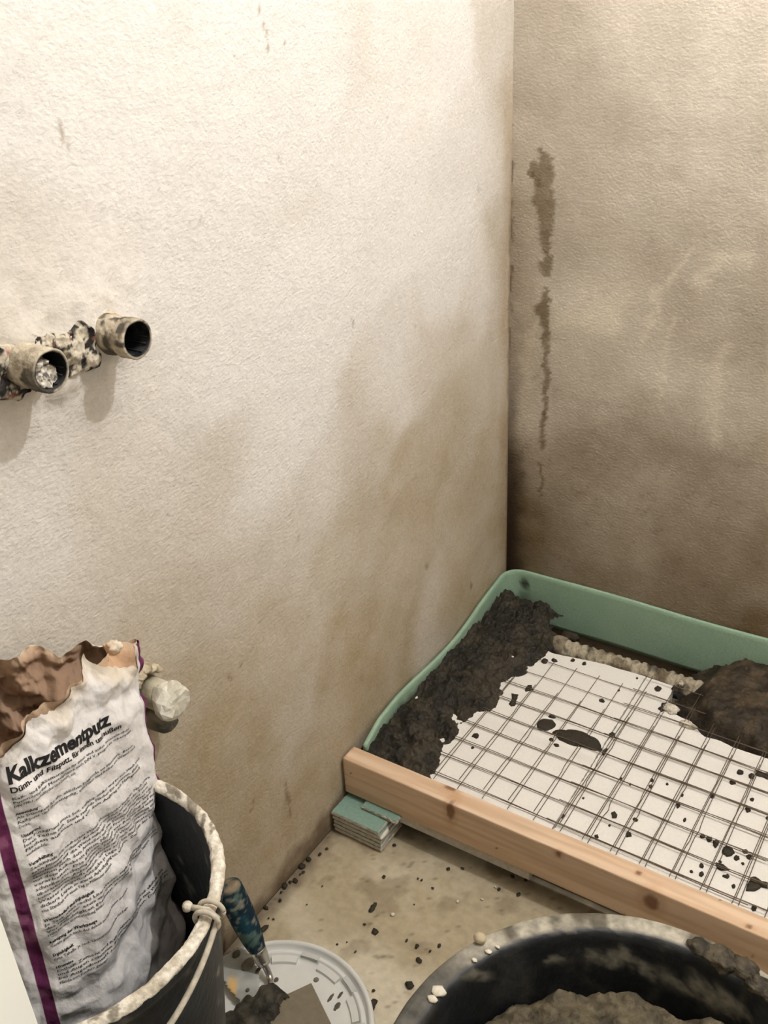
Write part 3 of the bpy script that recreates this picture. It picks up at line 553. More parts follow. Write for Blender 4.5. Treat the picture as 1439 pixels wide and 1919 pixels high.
# loose cuff and dried lumps at the near end
cp = [(0.176, -0.1335, 0.108), (0.186, -0.134, 0.108), (0.196, -0.134, 0.107), (0.206, -0.134, 0.106), (0.214, -0.134, 0.105)]
tube('hose_cuff', cp, [0.017, 0.023, 0.0255, 0.0245, 0.019], M_crust, hose, 24, lambda P: mix(lin(150, 138, 116), lin(66, 60, 54), sst(0.35, 0.65, fbm(P, 60, 4, 5))), hj)
lump_obj('mortar_lump', (0.158, -0.112, 0.112), (0.012, 0.011, 0.010), M_crust, (lin(176, 164, 142), lin(110, 100, 84)), hose, 3)
lump_obj('mortar_lump', (0.205, -0.095, 0.112), (0.020, 0.012, 0.009), M_crust, (lin(52, 46, 38), lin(74, 66, 54)), hose, 5)
tube('dark_tube', [(0.176, -0.148, 0.088), (0.20, -0.150, 0.090), (0.30, -0.150, 0.092), (0.50, -0.150, 0.092)], 0.008, M_black, hose, 12)
# crumbled foam bits at the broken corner
for k, (x, y, sx, sy) in enumerate(((0.478, -0.2345, .016, .014), (0.522, -0.2655, .017, .008), (0.470, -0.150, .006, .005))):
    o = lump_obj('foam_crumb', (x, y, ZF+0.003), (sx, sy, 0.006), M_crust, (lin(222, 214, 198), lin(168, 158, 138)), None, 20+k, amp=.5)
    set_props(o, ('crumbled white foam lump at the broken panel corner under the wires', 'smaller flat foam crumb in front of the dark hole', 'tiny white crumb at the end of the grey hose')[k], 'foam crumb')

# ------------------------------------------------------------------ mortar drops on the foam
def splat(poly, z, h, seed, label=None, group=None, mat=None, name='mortar_drop'):
    r = random.Random(seed); pts = np.array(poly, float)
    out = []
    for a, b in zip(pts, np.roll(pts, -1, 0)):
        out.append(a); out.append((a+b)/2+np.array([r.uniform(-1, 1), r.uniform(-1, 1)])*np.linalg.norm(b-a)*0.10)
    pts = np.array(out); c = pts.mean(0); n = len(pts)
    bm = bmesh.new(); rings = []
    for s, zz in ((1.0, -0.0003), (0.97, h*0.45), (0.72, h*0.9), (0.38, h)):
        rings.append([bm.verts.new((*(c+(p-c)*s*(1+r.uniform(-.05, .05)*(s < .9))), z+zz*(1+r.uniform(-.2, .2)*(s < .98)))) for p in pts])
    for a, b in zip(rings[:-1], rings[1:]):
        for i in range(n):
            bm.faces.new((a[i], a[(i+1) % n], b[(i+1) % n], b[i]))
    ctr = bm.verts.new((*c, z+h*1.02))
    for i in range(n): bm.faces.new((rings[-1][i], rings[-1][(i+1) % n], ctr))
    bmesh.ops.recalc_face_normals(bm, faces=bm.faces[:])
    return set_props(bm_obj(name, bm, mat or M_splat, None, True), label, 'mortar drop', group)
BIGL = ['round mortar drop on the white panel left of the long splash', 'long dark mortar splash lying across the wires on the white panel',
 'large triangular mortar drop near the front of the right panel', 'small hooked mortar drop left of the triangular one', 'ragged mortar splash just in front of the triangular drop',
 'biggest mortar blot at the right frame edge near the board', 'upright oval mortar drop near the board, left of the ragged splash', 'flat pointed mortar drop between the ragged splash and the biggest blot',
 'round mortar drop at the back beside the hose end', 'two lobed mortar drop left of the broken panel corner', 'mortar drop stuck at the back edge by the hose end',
 'single round mortar drop alone in the middle front of the panel', 'mortar drop nearest the timber board in the middle', 'mortar drop caught on a wire at the panel joint',
 'tall notched mortar drop close to the left heap', 'mortar drop on a wire crossing right of the left heap', 'row of dark mortar drops at the right frame edge below the brown heap']
for k, poly in enumerate(SPLAT_BIG):
    splat(poly, ZF, 0.0045 if k != 1 else 0.008, k+30, BIGL[k], 'large mortar drops on the white foam')
SHORT = ['the drop beside the long splash', 'the long splash', 'the triangular drop', 'the hooked drop', 'the ragged splash', 'the biggest blot', 'the upright oval drop', 'the flat pointed drop', 'the round drop by the hose end', 'the two lobed drop', 'the drop at the hose end', 'the single round drop', 'the drop nearest the board', 'the drop at the joint', 'the tall notched drop', 'the drop on the crossing wire', 'the row of drops']
BM_ = [(float(np.mean([p[0] for p in s])), float(np.mean([p[1] for p in s])), n_) for s, n_ in zip(SPLAT_BIG, SHORT)]
ORD = ('nearest', 'second nearest', 'third nearest', 'fourth nearest', 'fifth nearest', 'sixth nearest', 'seventh nearest', 'eighth nearest')
def speck_labels():
    rows, out = {}, {}
    for i, (x, y, a, b) in enumerate(SPLAT_SMALL):
        m = min(BM_, key=lambda q_: math.dist(q_[:2], (x, y))); dx, dy = x-m[0], y-m[1]
        side = ('right of' if dx > 0 else 'left of') if abs(dx) > abs(dy) else ('behind' if dy > 0 else 'in front of')
        rows.setdefault((m[2], side), []).append((math.dist(m[:2], (x, y)), i))
    for (nm, side), l in rows.items():
        for k, (_, i) in enumerate(sorted(l)):
            out[i] = 'small mortar speck '+side+' '+nm+('' if len(l) == 1 else ', '+ORD[k]+' to it')
    return out
SL = speck_labels()
for k, (x, y, a, b) in enumerate(SPLAT_SMALL):
    n = 8; an = np.arange(n)*2*np.pi/n; rr = 1+rng.uniform(-.25, .25, n)
    splat(np.stack([x+np.cos(an)*a*rr, y+np.sin(an)*b*rr], -1), ZF, min(a, b)*0.9, k+80, SL[k], 'small mortar specks on the white foam')
# crumbs on the floor
def pebble(c, a, b, seed, mat, name, label, cat, group, h=0.6):
    bm = bmesh.new(); bmesh.ops.create_icosphere(bm, subdivisions=2, radius=1.0)
    V = np.array([v.co[:] for v in bm.verts]); d = 0.85+(fbm(V+seed*2.3, 1.9, 4, seed, .7)-.5)*1.6
    hh = min(a, b)*h
    V = V*d[:, None]*np.array([a, b, hh])
    V[:, 2] = np.maximum(V[:, 2], -hh*0.55)+hh*0.55
    for v, p in zip(bm.verts, V): v.co = Vector(p)
    o = bm_obj(name, bm, mat, None, True); o.location = c
    return set_props(o, label, cat, group)
CR_L = {0: 'oval mortar crumb in the middle of the bare floor', 1: 'mortar crumb on the floor right of the white lid, below the oval one', 2: 'pointed mortar crumb on the floor near the black tub', 3: 'mortar crumb touching the left side of the black tub rim',
        25: 'thin dark mortar sliver on the floor beside the trowel handle', 26: 'dark mortar lump on the floor behind the trowel ferrule', 27: 'dark mortar lump half under the right edge of the white lid'}
ORD = ('nearest', 'second nearest', 'third nearest', 'fourth nearest', 'fifth nearest', 'sixth nearest', 'seventh nearest', 'eighth nearest', 'ninth nearest', 'tenth nearest', 'eleventh nearest', 'twelfth nearest')
def place_labels(items, marks, fmt):
    """for each (x, y): which landmark is closest, on which side of it, and how far down that row it comes"""
    rows = {}
    for i, (x, y) in enumerate(items):
        m = min(marks, key=lambda q_: math.dist(q_[:2], (x, y)))
        dx, dy = x-m[0], y-m[1]
        side = ('right of' if dx > 0 else 'left of') if abs(dx) > abs(dy) else ('behind' if dy > 0 else 'in front of')
        rows.setdefault((m[2], side), []).append((math.dist(m[:2], (x, y)), i))
    out = {}
    for (nm, side), l in rows.items():
        for k, (_, i) in enumerate(sorted(l)):
            out[i] = fmt.format(side=side, mark=nm) if len(l) == 1 else fmt.format(side=side, mark=nm)+', '+ORD[k]+' to it'
    return out
FM = [(CRUMB[0][0], CRUMB[0][1], 'the oval crumb'), (0.11, -0.73, 'the plasterboard stack'), (0.30, -1.05, 'the white lid'), (0.47, -0.98, 'the black tub rim'), (0.33, -0.70, 'the timber board'), (0.05, -0.95, 'the trowel handle')]
cl = place_labels([c[:2] for c in CRUMB], FM, 'small mortar crumb on the floor {side} {mark}')
for k, (x, y, a, b) in enumerate(CRUMB):
    pebble((x, y, 0.0005), a*.95, b*.95, k, M_splat, 'mortar_crumb', CR_L.get(k, cl[k]), 'crumb', 'mortar crumbs on the floor', 0.42)
cl = place_labels([c[:2] for c in CHIP], FM, 'white plaster chip on the floor {side} {mark}')
for k, (x, y, a, b) in enumerate(CHIP):
    pebble((x, y, 0.0005), a, b, k+60, M_chip, 'plaster_chip', cl[k], 'crumb', 'white plaster chips on the floor', 0.6)
od = sorted(range(len(JOINT)), key=lambda k: -JOINT[k][1])
NTH = ('first', 'second', 'third', 'fourth', 'fifth', 'sixth', 'seventh', 'eighth', 'ninth', 'tenth', 'eleventh', 'twelfth')
for n_, k in enumerate(od):
    x, y, a, b = JOINT[k]
    pebble((max(x, 0.008)+rng.uniform(-.004, .010), y+rng.uniform(-.006, .006), 0.001), a*rng.uniform(.7, 1.2), b*rng.uniform(.7, 1.1), k+90, M_splat, 'mortar_crumb', NTH[n_]+' dark crumb from the plasterboard stack along the foot of the wall', 'crumb', 'crumbs along the foot of the left wall', 0.45)

# ------------------------------------------------------------------ black mortar tub
TC = (0.713, -1.135)
tub = empty('mortar_tub', (TC[0], TC[1], 0), 'big round black plastic mortar tub with a grey crusted rim on the floor', 'tub')
R0 = 0.2925
prof = densify([(0.0, 0.001), (0.225, 0.001), (0.243, 0.008), (0.277, 0.262), (0.289, 0.268), (R0, 0.275), (R0, 0.281), (R0-.003, 0.285), (R0-.030, 0.285), (R0-.034, 0.281), (R0-.036, 0.272), (0.231, 0.016), (0.22, 0.010), (0.0, 0.010)], 0.006)
P, TH = lathe_P(prof, 220, *TC)
tn = p3(np.cos(TH)*0.3, np.sin(TH)*0.3, P[..., 2])
rr = np.hypot(P[..., 0]-TC[0], P[..., 1]-TC[1])
c = mix(lin(28, 31, 34), lin(52, 54, 54), sst(0.45, 0.75, fbm(tn, 24, 4, 2)))
inner = (rr < R0-.033) & (P[..., 2] > 0.012)
sm = np.zeros(TH.shape); A2 = np.stack([np.mod(TH+np.pi, 2*np.pi)-np.pi, P[..., 2]], -1)
jt = (fbm(tn, 50, 3, 6)-.5)*0.03
for s in SMEAR:
    pts = [(a*0.25, z, w*1.1) for a, z, w in s]
    sm = np.maximum(sm, line_mask(np.stack([A2[..., 0]*0.25+jt, A2[..., 1]+jt], -1), pts, 0.6))
c = np.where(inner[..., None], mix(c, lin(136, 131, 117), sm*0.8*sst(0.25, 0.55, fbm(tn, 60, 4, 33))), c)
c = np.where(inner[..., None], mix(c, lin(76, 72, 62), sst(0.62, 0.76, fbm(tn, 38, 4, 44))*0.45), c)
rim = sst(R0-.029, R0-.024, rr+(fbm(tn, 45, 3, 8)-.5)*0.012)*sst(0.262, 0.272, P[..., 2])
rc = mix(lin(178, 172, 156), lin(128, 122, 108), sst(0.4, 0.65, fbm(tn, 30, 4, 18)))
rc = mix(rc, lin(96, 90, 76), sst(0.60, 0.66, vn(tn, 36, 28))*0.9)
deg = np.degrees(A2[..., 0])
dk = sst(150, 168, np.abs(deg))
rc = mix(rc, lin(58, 58, 56), dk*0.8)
for bd_, br_, bw_ in RIMBLOT:
    dd = np.hypot((deg-bd_)*np.pi/180*.28, rr-br_)+(vn(tn, 120, 4)-.5)*.006
    rc = mix(rc, lin(92, 86, 72), sst(bw_, bw_*.7, dd)*.85)
c = mix(c, rc, rim)
P = P+(fbm(tn, 70, 3, 61)-.5)[..., None]*0.004*rim[..., None]*np.array([0, 0, 1.0])
grid('tub_shell', P, M_tub, tub, c, wv=True, flip=True)
def rimpt(d, r=R0-.016, z=.287): return (TC[0]+math.cos(math.radians(d))*r, TC[1]+math.sin(math.radians(d))*r, z)
for k, (d, s) in enumerate(((84, .022), (78, .020), (73, .016), (90, .016), (66, .012), (59, .013), (52, .011), (46, .012), (69, .013), (81, .013), (87, .011))):
    lump_obj('mortar_clot', rimpt(d, R0-.022+0.004*math.sin(k*2.1), .287), (s, s*.8, s*.55), M_mortar, (lin(52, 47, 38), lin(92, 84, 68)), tub, 40+k, amp=.45)
for k, (d, s) in enumerate(((171, .010), (174, .007), (152, .005), (149, .004), (157, .004))):
    lump_obj('plaster_fleck', rimpt(d, R0-.026, .2875), (s, s*.7, s*.35), M_chip, None, tub, 70+k, amp=.5, sub=2)
set_props(lump_obj('pebble', (0.4600, -1.0010, .2925), (.0085, .0078, .0066), M_stone, None, None, 8, amp=.15), 'pale round pebble lying on the tub rim', 'pebble')
# mortar mixed in the tub
xs = np.arange(-0.252, 0.2521, 0.0032); Xp, Yp = np.meshgrid(xs, xs, indexing='ij'); q = p3(Xp, Yp, 2.0)
rp = np.hypot(Xp, Yp)
zp = 0.240-0.080*sst(0.198, 0.246, rp+(fbm(q, 14, 3, 51)-.5)*.05)+(fbm(q, 26, 5, 3)-.5)*0.055+(fbm(q, 110, 3, 9)-.5)*0.016
cp_ = mix(lin(74, 67, 53), lin(102, 93, 73), sst(0.3, 0.7, fbm(q, 50, 4, 5)))
cp_ = mix(cp_, lin(48, 44, 36), sst(0.55, 0.75, fbm(q, 28, 4, 15))*0.6)
mp_ = rp < 0.2345+(zp-0.07)*0.13
pile = grid('mortar_mix', np.stack([Xp+TC[0], Yp+TC[1], zp], -1), M_mortar, None, cp_, mask=rp < 0.2305+(zp-0.016)*0.097)
set_props(pile, 'crumbly grey brown mortar mix heaped inside the black tub', 'mortar')

# ------------------------------------------------------------------ white lid with trowel
LC = (0.1625, -1.1175)
lid = empty('bucket_lid', (LC[0], LC[1], 0), 'round white plastic bucket lid lying upside down on the floor', 'lid')
lp = densify([(0.0, 0.0035), (0.128, 0.0035), (0.134, 0.0040), (0.136, 0.011), (0.140, 0.0115), (0.1425, 0.007), (0.146, 0.0065), (0.148, 0.017), (0.1505, 0.020), (0.1545, 0.020), (0.1570, 0.017), (0.1575, 0.001), (0.0, 0.0005)], 0.008)
P, TH = lathe_P(lp, 160, *LC); grid('lid_disc', P, M_lid, lid, wv=True, flip=True)
def arc_block(name, a0, a1, sec, mat):
    bm = bmesh.new(); seg = 9; vsn = []; n = len(sec)
    for i in range(seg+1):
        a = math.radians(a0+(a1-a0)*i/seg)
        vsn.append([bm.verts.new((LC[0]+math.cos(a)*r, LC[1]+math.sin(a)*r, z)) for r, z in sec])
    for a, b in zip(vsn[:-1], vsn[1:]):
        for i in range(n): bm.faces.new((a[i], b[i], b[(i+1) % n], a[(i+1) % n]))
    bm.faces.new(vsn[0]); bm.faces.new(vsn[-1][::-1])
    bmesh.ops.recalc_face_normals(bm, faces=bm.faces[:])
    return bm_obj(name, bm, mat, lid)
for k in range(10):
    arc_block('snap_tab', k*36+2, k*36+21, ((0.121, 0.003), (0.1225, 0.0085), (0.1335, 0.0105), (0.1335, 0.003)), M_lid)
    arc_block('rim_slot', k*36+23, k*36+36, ((0.1345, 0.010), (0.1345, 0.0122), (0.1425, 0.0122), (0.1425, 0.010)), M_tab)
# dusty film lying on the lid
fo = np.array([[.0105, -1.0690], [.0285, -1.0275], [.0586, -1.0377], [.085, -1.052], [.1002, -1.0683], [.1140, -1.085], [.1184, -1.0962], [.1149, -1.1078], [.0922, -1.1118], [.060, -1.103], [.0293, -1.0904]])
xs = np.arange(0.008, 0.125, 0.003); ys = np.arange(-1.120, -1.02, 0.003); Xg, Yg = np.meshgrid(xs, ys, indexing='ij')
sd = poly_sd(np.stack([Xg, Yg], -1), fo); q = p3(Xg, Yg, 4)
zt = 0.0225+(fbm(q, 30, 3, 3)-.5)*0.002
cg = mix(lin(178, 180, 174), lin(150, 152, 146), sst(0.4, 0.7, fbm(q, 30, 4, 4)))
cg = mix(cg, lin(222, 180, 104), sst(0.014, 0.004, np.abs(Xg-0.045-(Yg+1.06)*-0.6)+(fbm(q, 40, 3, 8)-.5)*0.02)*sst(-1.075, -1.095, Yg)*0.9)
film = grid('plastic_film', np.stack([Xg, Yg, zt], -1), M_film, None, cg, mask=sd > 0)
md = film.modifiers.new('t', 'SOLIDIFY'); md.thickness = 0.0012
set_props(film, 'torn grey dusty film with a yellow stain lying on the left of the lid', 'film')
lid_l = {0: 'small round grey blot on the film beside the trowel handle', 1: 'larger round grey blot on the film beside the trowel ferrule', 2: 'oval grey blot on the lid behind the trowel blade corner', 3: 'upright oval mortar spot on the lid right of the blade edge', 4: 'mortar spot under the upright oval one near the lid rim', 5: 'slim mortar spot on the film left of the trowel tang',
         6: 'tiny mortar spot on the film beside the yellow stain', 7: 'small mortar spot on the lid right of the trowel tang', 8: 'tiniest mortar spot between the blade edge and the lid rim', 9: 'slanting mortar streak on the lid nearest the rim tabs'}
for k, (x, y, a, b) in enumerate(LIDBLOB):
    n = 10; an = np.arange(n)*2*np.pi/n
    zl = 0.0232 if k in (0, 1, 5, 6) else 0.0036
    splat(np.stack([x+np.cos(an)*a*(1+rng.uniform(-.1, .1, n)), y+np.sin(an)*b*(1+rng.uniform(-.1, .1, n))], -1), zl, 0.002, 300+k, lid_l[k], 'mortar spots on the lid',
          material('grey_blot_%d' % k, lin(122, 116, 104) if k in (1, 2) else lin(96, 90, 78), rough=.9, noise=(200, .15)), 'mortar_spot')
# trowel
tr = empty('trowel', (0.13, -1.09, 0.02), 'plastering trowel with a worn teal blue wooden handle lying on the lid', 'trowel')
H0, H1 = np.array([0.030, -1.0375, 0.180]), np.array([0.0805, -1.0440, 0.0621])
ax = (H1-H0); LH = np.linalg.norm(ax); ax /= LH
hs = np.array([0, .01, .03, .08, .2, .4, .6, .8, .9, .96, 1.0]); hr_ = np.array([0.006, .0145, .0185, .0205, .0212, .0215, .0205, .0180, .0160, .0145, .0130])
ti = np.linspace(0, 1, 60); hpts = H0+ax*LH*ti[:, None]
def hcolf(P):
    n = fbm(P, 60, 4, 3)
    c = mix(lin(28, 66, 78), lin(20, 40, 52), sst(0.4, 0.65, fbm(P, 30, 3, 9)))
    c = mix(c, lin(96, 120, 108), sst(0.57, 0.68, fbm(P, 85, 4, 5))*0.75)
    c = mix(c, lin(150, 146, 130), sst(0.64, 0.70, fbm(P, 130, 3, 19))*0.65)
    d = (P-H0)@ax
    return mix(c, lin(140, 126, 104), sst(0.010, 0.002, d+(n-.5)*0.03))
tube('handle', hpts, np.interp(ti, hs, hr_), M_attr, tr, 28, hcolf)
F1 = H1+ax*0.028
tube('ferrule', [H1-ax*0.003, H1, H1+ax*.004, H1+ax*.02, F1], [.0128, .0142, .0136, .0122, .0108], M_steel, tr, 28)
tg = [F1-ax*0.004, F1+ax*0.006, F1+ax*.012+np.array([.002, -.001, -.0005])]
B0 = np.array([0.1300, -1.0790, 0.0270])
T0 = tg[-1]
for s in np.linspace(0.15, 1, 10):
    m = T0*(1-s)**2+2*s*(1-s)*(T0+ax*0.022)+s*s*B0
    tg.append(m)
tube('tang', tg, np.linspace(0.0052, 0.0058, len(tg)), M_steel, tr, 14)
bc, bd = np.array([0.1735, -1.0297]), np.array([0.2369, -1.0676])
wd = (bd-bc)/np.linalg.norm(bd-bc)
pd = np.array([wd[1], -wd[0]]); 
L_, Wd = 0.120, 0.115
corn = [bc, bc+wd*L_, bc+wd*L_*0.96-np.array([-wd[1], wd[0]])*-Wd, bc-np.array([-wd[1], wd[0]])*-Wd]
pp = np.array([-wd[1], wd[0]])
if (bc+pp*0.1)[0] > bc[0]: pp = -pp
corn = [bc, bc+wd*L_, bc+wd*L_+pp*Wd, bc+pp*Wd]
bm = bmesh.new()
lo_ = [bm.verts.new((*p, 0.0262)) for p in corn]; hi = [bm.verts.new((*p, 0.0280)) for p in corn]
bm.faces.new(lo_); bm.faces.new(hi[::-1])
for i in range(4): bm.faces.new((lo_[i], lo_[(i+1) % 4], hi[(i+1) % 4], hi[i]))
bmesh.ops.recalc_face_normals(bm, faces=bm.faces[:])
bmesh.ops.bevel(bm, geom=bm.edges[:], offset=0.0006, segments=1, affect='EDGES')
M_blade = material('mortar_filmed_steel', lin(126, 117, 98), rough=.75, noise=(70, .10), bumps=((200, .0004, 3),))
b_ = bm_obj('blade', bm, M_blade, tr); b_['label'] = 'square blade under a film of grey mortar'
# lump of mortar on the blade
xs = np.arange(0.06, 0.26, 0.0025); ys = np.arange(-1.20, -1.02, 0.0025); Xg, Yg = np.meshgrid(xs, ys, indexing='ij'); q = p3(Xg, Yg, 6)
mpoly = np.array([[0.112, -1.062], [0.124, -1.060], [0.134, -1.064], [0.150, -1.066], [0.158, -1.072], [0.157, -1.085], [0.163, -1.11], [0.19, -1.17], [0.16, -1.19], [0.10, -1.19], [0.086, -1.145], [0.098, -1.118], [0.108, -1.095], [0.114, -1.078]])
jit = np.stack([(fbm(q, 60, 3, 1)-.5)*0.02, (fbm(q, 60, 3, 2)-.5)*0.02], -1)
sd = poly_sd(np.stack([Xg, Yg], -1)+jit, mpoly)
zm = 0.0275+sst(0, .008, sd)*(0.001+0.018*fbm(q, 60, 5, 3, .62)+0.006*sst(.03, .0, np.hypot(Xg-.125, Yg+1.085)))
cm = mix(lin(38, 36, 30), lin(72, 67, 55), sst(0.35, 0.7, fbm(q, 60, 4, 5)))
mb = grid('mortar_lump', np.stack([Xg, Yg, zm], -1), M_mortar, None, cm, mask=sd > 0)
set_props(mb, 'ragged dark mortar lump left on the trowel blade and tang', 'mortar')

# ------------------------------------------------------------------ black bucket with bail
BC = (0.183, -1.398); BZ, RB = 0.6255, 0.1680
def bucket_prof(z0, z1, r0, r1, t=0.004):
    return densify([(0, z0), (r0-.004, z0), (r0, z0+.006), (r1-.004, z1-.022), (r1-.001, z1-.02), (r1+.003, z1-.012), (r1+.003, z1-.003), (r1, z1), (r1-.008, z1), (r1-.0095, z1-.004), (r1-.010, z1-.02), (r0-t, z0+.008), (0, z0+.006)], 0.008)
bk = empty('bucket', (BC[0], BC[1], 0.30), 'black plastic bucket with plaster crusted rim holding the paper sack', 'bucket')
P, TH = lathe_P(bucket_prof(0.305, BZ, 0.135, RB), 140, *BC)
tn = p3(np.cos(TH)*.17, np.sin(TH)*.17, P[..., 2])
c = mix(lin(26, 30, 34), lin(44, 48, 50), sst(0.4, 0.7, fbm(tn, 20, 4, 2)))
c = mix(c, lin(140, 136, 124), sst(0.66, 0.74, fbm(tn, 60, 4, 7))*0.5)
grid('bucket_shell', P, M_tub, bk, c, wv=True, flip=True)
# crust of dried plaster round the rim
th_ = np.arange(700)*2*np.pi/700; ph = np.arange(20)*2*np.pi/20
TH2, PH2 = np.meshgrid(th_, ph, indexing='ij')
q = p3(np.cos(TH2)*.17+np.cos(PH2)*.01, np.sin(TH2)*.17, np.sin(PH2)*.01+3)
rx = 0.0066*(0.62+0.85*fbm(q, 60, 5, 3, .65)); rz = 0.0060*(0.45+1.1*fbm(q, 80, 5, 9, .65))
Rr = RB-.0035+np.cos(PH2)*rx; Zr = BZ-.002+np.sin(PH2)*rz
Pr = np.stack([BC[0]+Rr*np.cos(TH2), BC[1]+Rr*np.sin(TH2), Zr], -1)
cc = mix(lin(232, 225, 210), lin(196, 186, 166), sst(0.4, 0.65, fbm(q, 70, 4, 13)))
cc = mix(cc, lin(112, 104, 88), sst(0.60, 0.68, fbm(q, 75, 3, 23))*0.8)
crust = grid('plaster_crust', Pr, M_crust, bk, cc, wu=True, wv=True, flip=True)
ea = math.radians(21)
ee = np.array([math.cos(ea), math.sin(ea), 0]); ep = np.array([math.sin(ea), -math.cos(ea), 0]); tilt = math.radians(24)
bl = []
for a in np.linspace(0, np.pi, 70):
    v = np.array([BC[0], BC[1], BZ-.004])+0.1745*math.cos(a)*ee+0.215*math.sin(a)*(ep*math.cos(tilt)-np.array([0, 0, 1])*math.sin(tilt))
    bl.append(v)
bl = [bl[0]-ee*0.030+np.array([0, 0, .010]), bl[0]-ee*.008+np.array([0, 0, .010])]+bl+[bl[-1]+ee*.012]
M_bail = material('plaster_coated_wire', lin(196, 188, 170), rough=.85, noise=(120, .2), bumps=((300, .0006, 3),))
tube('bail', bl, 0.0031, M_bail, bk, 10)
for k_, da in enumerate((-2.2, 2.4)):
    aa = ea+math.radians(da); cc_ = np.array([BC[0]+math.cos(aa)*(RB-.002), BC[1]+math.sin(aa)*(RB-.002), BZ-.002]); er = np.array([math.cos(aa), math.sin(aa), 0])
    tube('bail_ring', [cc_+.0125*math.cos(u_)*er+.0125*math.sin(u_)*np.array([0, 0, 1.0]) for u_ in np.linspace(0, 2*np.pi, 26)], 0.0026, M_bail, bk, 8)
lump_obj('bail_end', tuple(bl[0]), (.0055, .0055, .0055), M_crust, (lin(216, 208, 192), lin(180, 170, 150)), bk, 92, amp=.3, sub=2)
# low upturned bucket that carries it (below the frame)
ub = empty('bucket', (BC[0], BC[1], 0), 'upturned black bucket on the floor carrying the crusted one', 'bucket')
P, TH = lathe_P(densify([(0.136, 0.001), (0.136, 0.014), (0.131, 0.02), (0.1135, 0.300), (0.108, 0.3045), (0.0, 0.3045)], 0.01), 80, BC[0], BC[1]-.012)
grid('bucket_shell', P, M_black, ub, wv=True)

# ------------------------------------------------------------------ paper sack
SA = np.array([.20, -1.40, .62])
SU = np.array([-.21, .157, .965]); SU /= np.linalg.norm(SU)
E1 = np.array([.485, .875, 0.0]); E1 -= SU*(E1@SU); E1 /= np.linalg.norm(E1); E3 = np.cross(E1, SU)
cbot = np.array([(-.02, 0), (.012, -.002), (.034, -.014), (.058, -.039), (.078, -.066), (.099, -.095), (.1215, -.122), (.119, -.138), (.095, -.148), (.05, -.153), (-.02, -.153), (-.08, -.138), (-.115, -.10), (-.118, -.055), (-.090, -.012), (-.05, -.002)])
ctop = np.array([(-.02, 0), (.004, -.010), (.026, -.022), (.050, -.034), (.072, -.048), (.095, -.066), (.131, -.098), (.129, -.112), (.110, -.124), (.06, -.136), (-.02, -.136), (-.08, -.12), (-.115, -.085), (-.118, -.045), (-.090, -.010), (-.05, -.002)])
def crom(c, n):
    m = len(c); out = []
    for i in range(m):
        p0, p1, p2, p3_ = c[(i-1) % m], c[i], c[(i+1) % m], c[(i+2) % m]
        for k in range(n):
            t = k/n
            out.append(0.5*((2*p1)+(p2-p0)*t+(2*p0-5*p1+4*p2-p3_)*t*t+(3*p1-p0-3*p2+p3_)*t**3))
    return np.array(out)
LB, LT = crom(cbot, 40), crom(ctop, 40); NS = len(LB)
LM = (LB+LT)/2
arc = np.concatenate([[0], np.cumsum(np.linalg.norm(np.diff(np.vstack([LM, LM[:1]]), axis=0), axis=1))]); PER = arc[-1]
def crumple(a, v, amp=1.0):
    r = random.Random(5); h = 0
    for k in range(26):
        an = r.uniform(0, np.pi); f = r.uniform(9, 30) if k < 14 else r.uniform(30, 62); ph_ = r.uniform(0, 9)
        t = (np.cos(an)*a+np.sin(an)*v)*f+ph_+1.6*vn(p3(a, v, k*1.7), 14, k)
        tri = np.abs((t % 1)*2-1)-.5
        h = h+tri*(0.045 if k < 14 else 0.022)/f*vn(p3(a, v, k*3.1), 9, k+40)*2
    return h*amp
def sack_pt(a, v, off=0.0, crease=1.0):
    """point of the sack wall at arc length a (0 = left text margin, rightwards) and height v along the sack"""
    a_ = np.mod(a, PER); s = np.interp(a_, arc, np.arange(NS+1)); i0 = np.floor(s).astype(int); f = s-i0
    w = np.clip((v+0.10)/0.24, 0, 1)[..., None]
    def ev(L): return L[i0 % NS]*(1-f)[..., None]+L[(i0+1) % NS]*f[..., None]
    c_ = ev(LB)*(1-w)+ev(LT)*w
    i1 = (i0+3) % NS; im = (i0-2) % NS
    t_ = (LB[i1]-LB[im])*(1-w)+(LT[i1]-LT[im])*w; t_ /= np.linalg.norm(t_, axis=-1)[..., None]
    n_ = np.stack([-t_[..., 1], t_[..., 0]], -1)      # outward
    back = sst(0.18, 0.24, a_)*sst(PER-0.06, PER-.12, a_)
    d = off+crumple(np.where(a_ > PER-.12, a_-PER, a_), v)*(0.8+2.4*back+0.6*sst(0.12, 0.2, v))*crease
    cr2 = crumple(a_*1.7+3.1, v*1.9+1.3)*1.4*back+(np.abs(fbm(p3(a_, v*1.6, 2.2), 26, 3, 77)-.5))*0.020*back
    d = d+cr2*crease
    # broad folds where the sack is pushed down into the bucket
    d = d+0.0014*np.sin(v*95+a_*18)*sst(0.02, 0.10, a_)*sst(0.22, 0.16, a_)*sst(0.10, 0.0, v)
    c_ = c_+n_*d[..., None]
    return SA+c_[..., :1]*E1+c_[..., 1:]*E3+np.asarray(v)[..., None]*SU
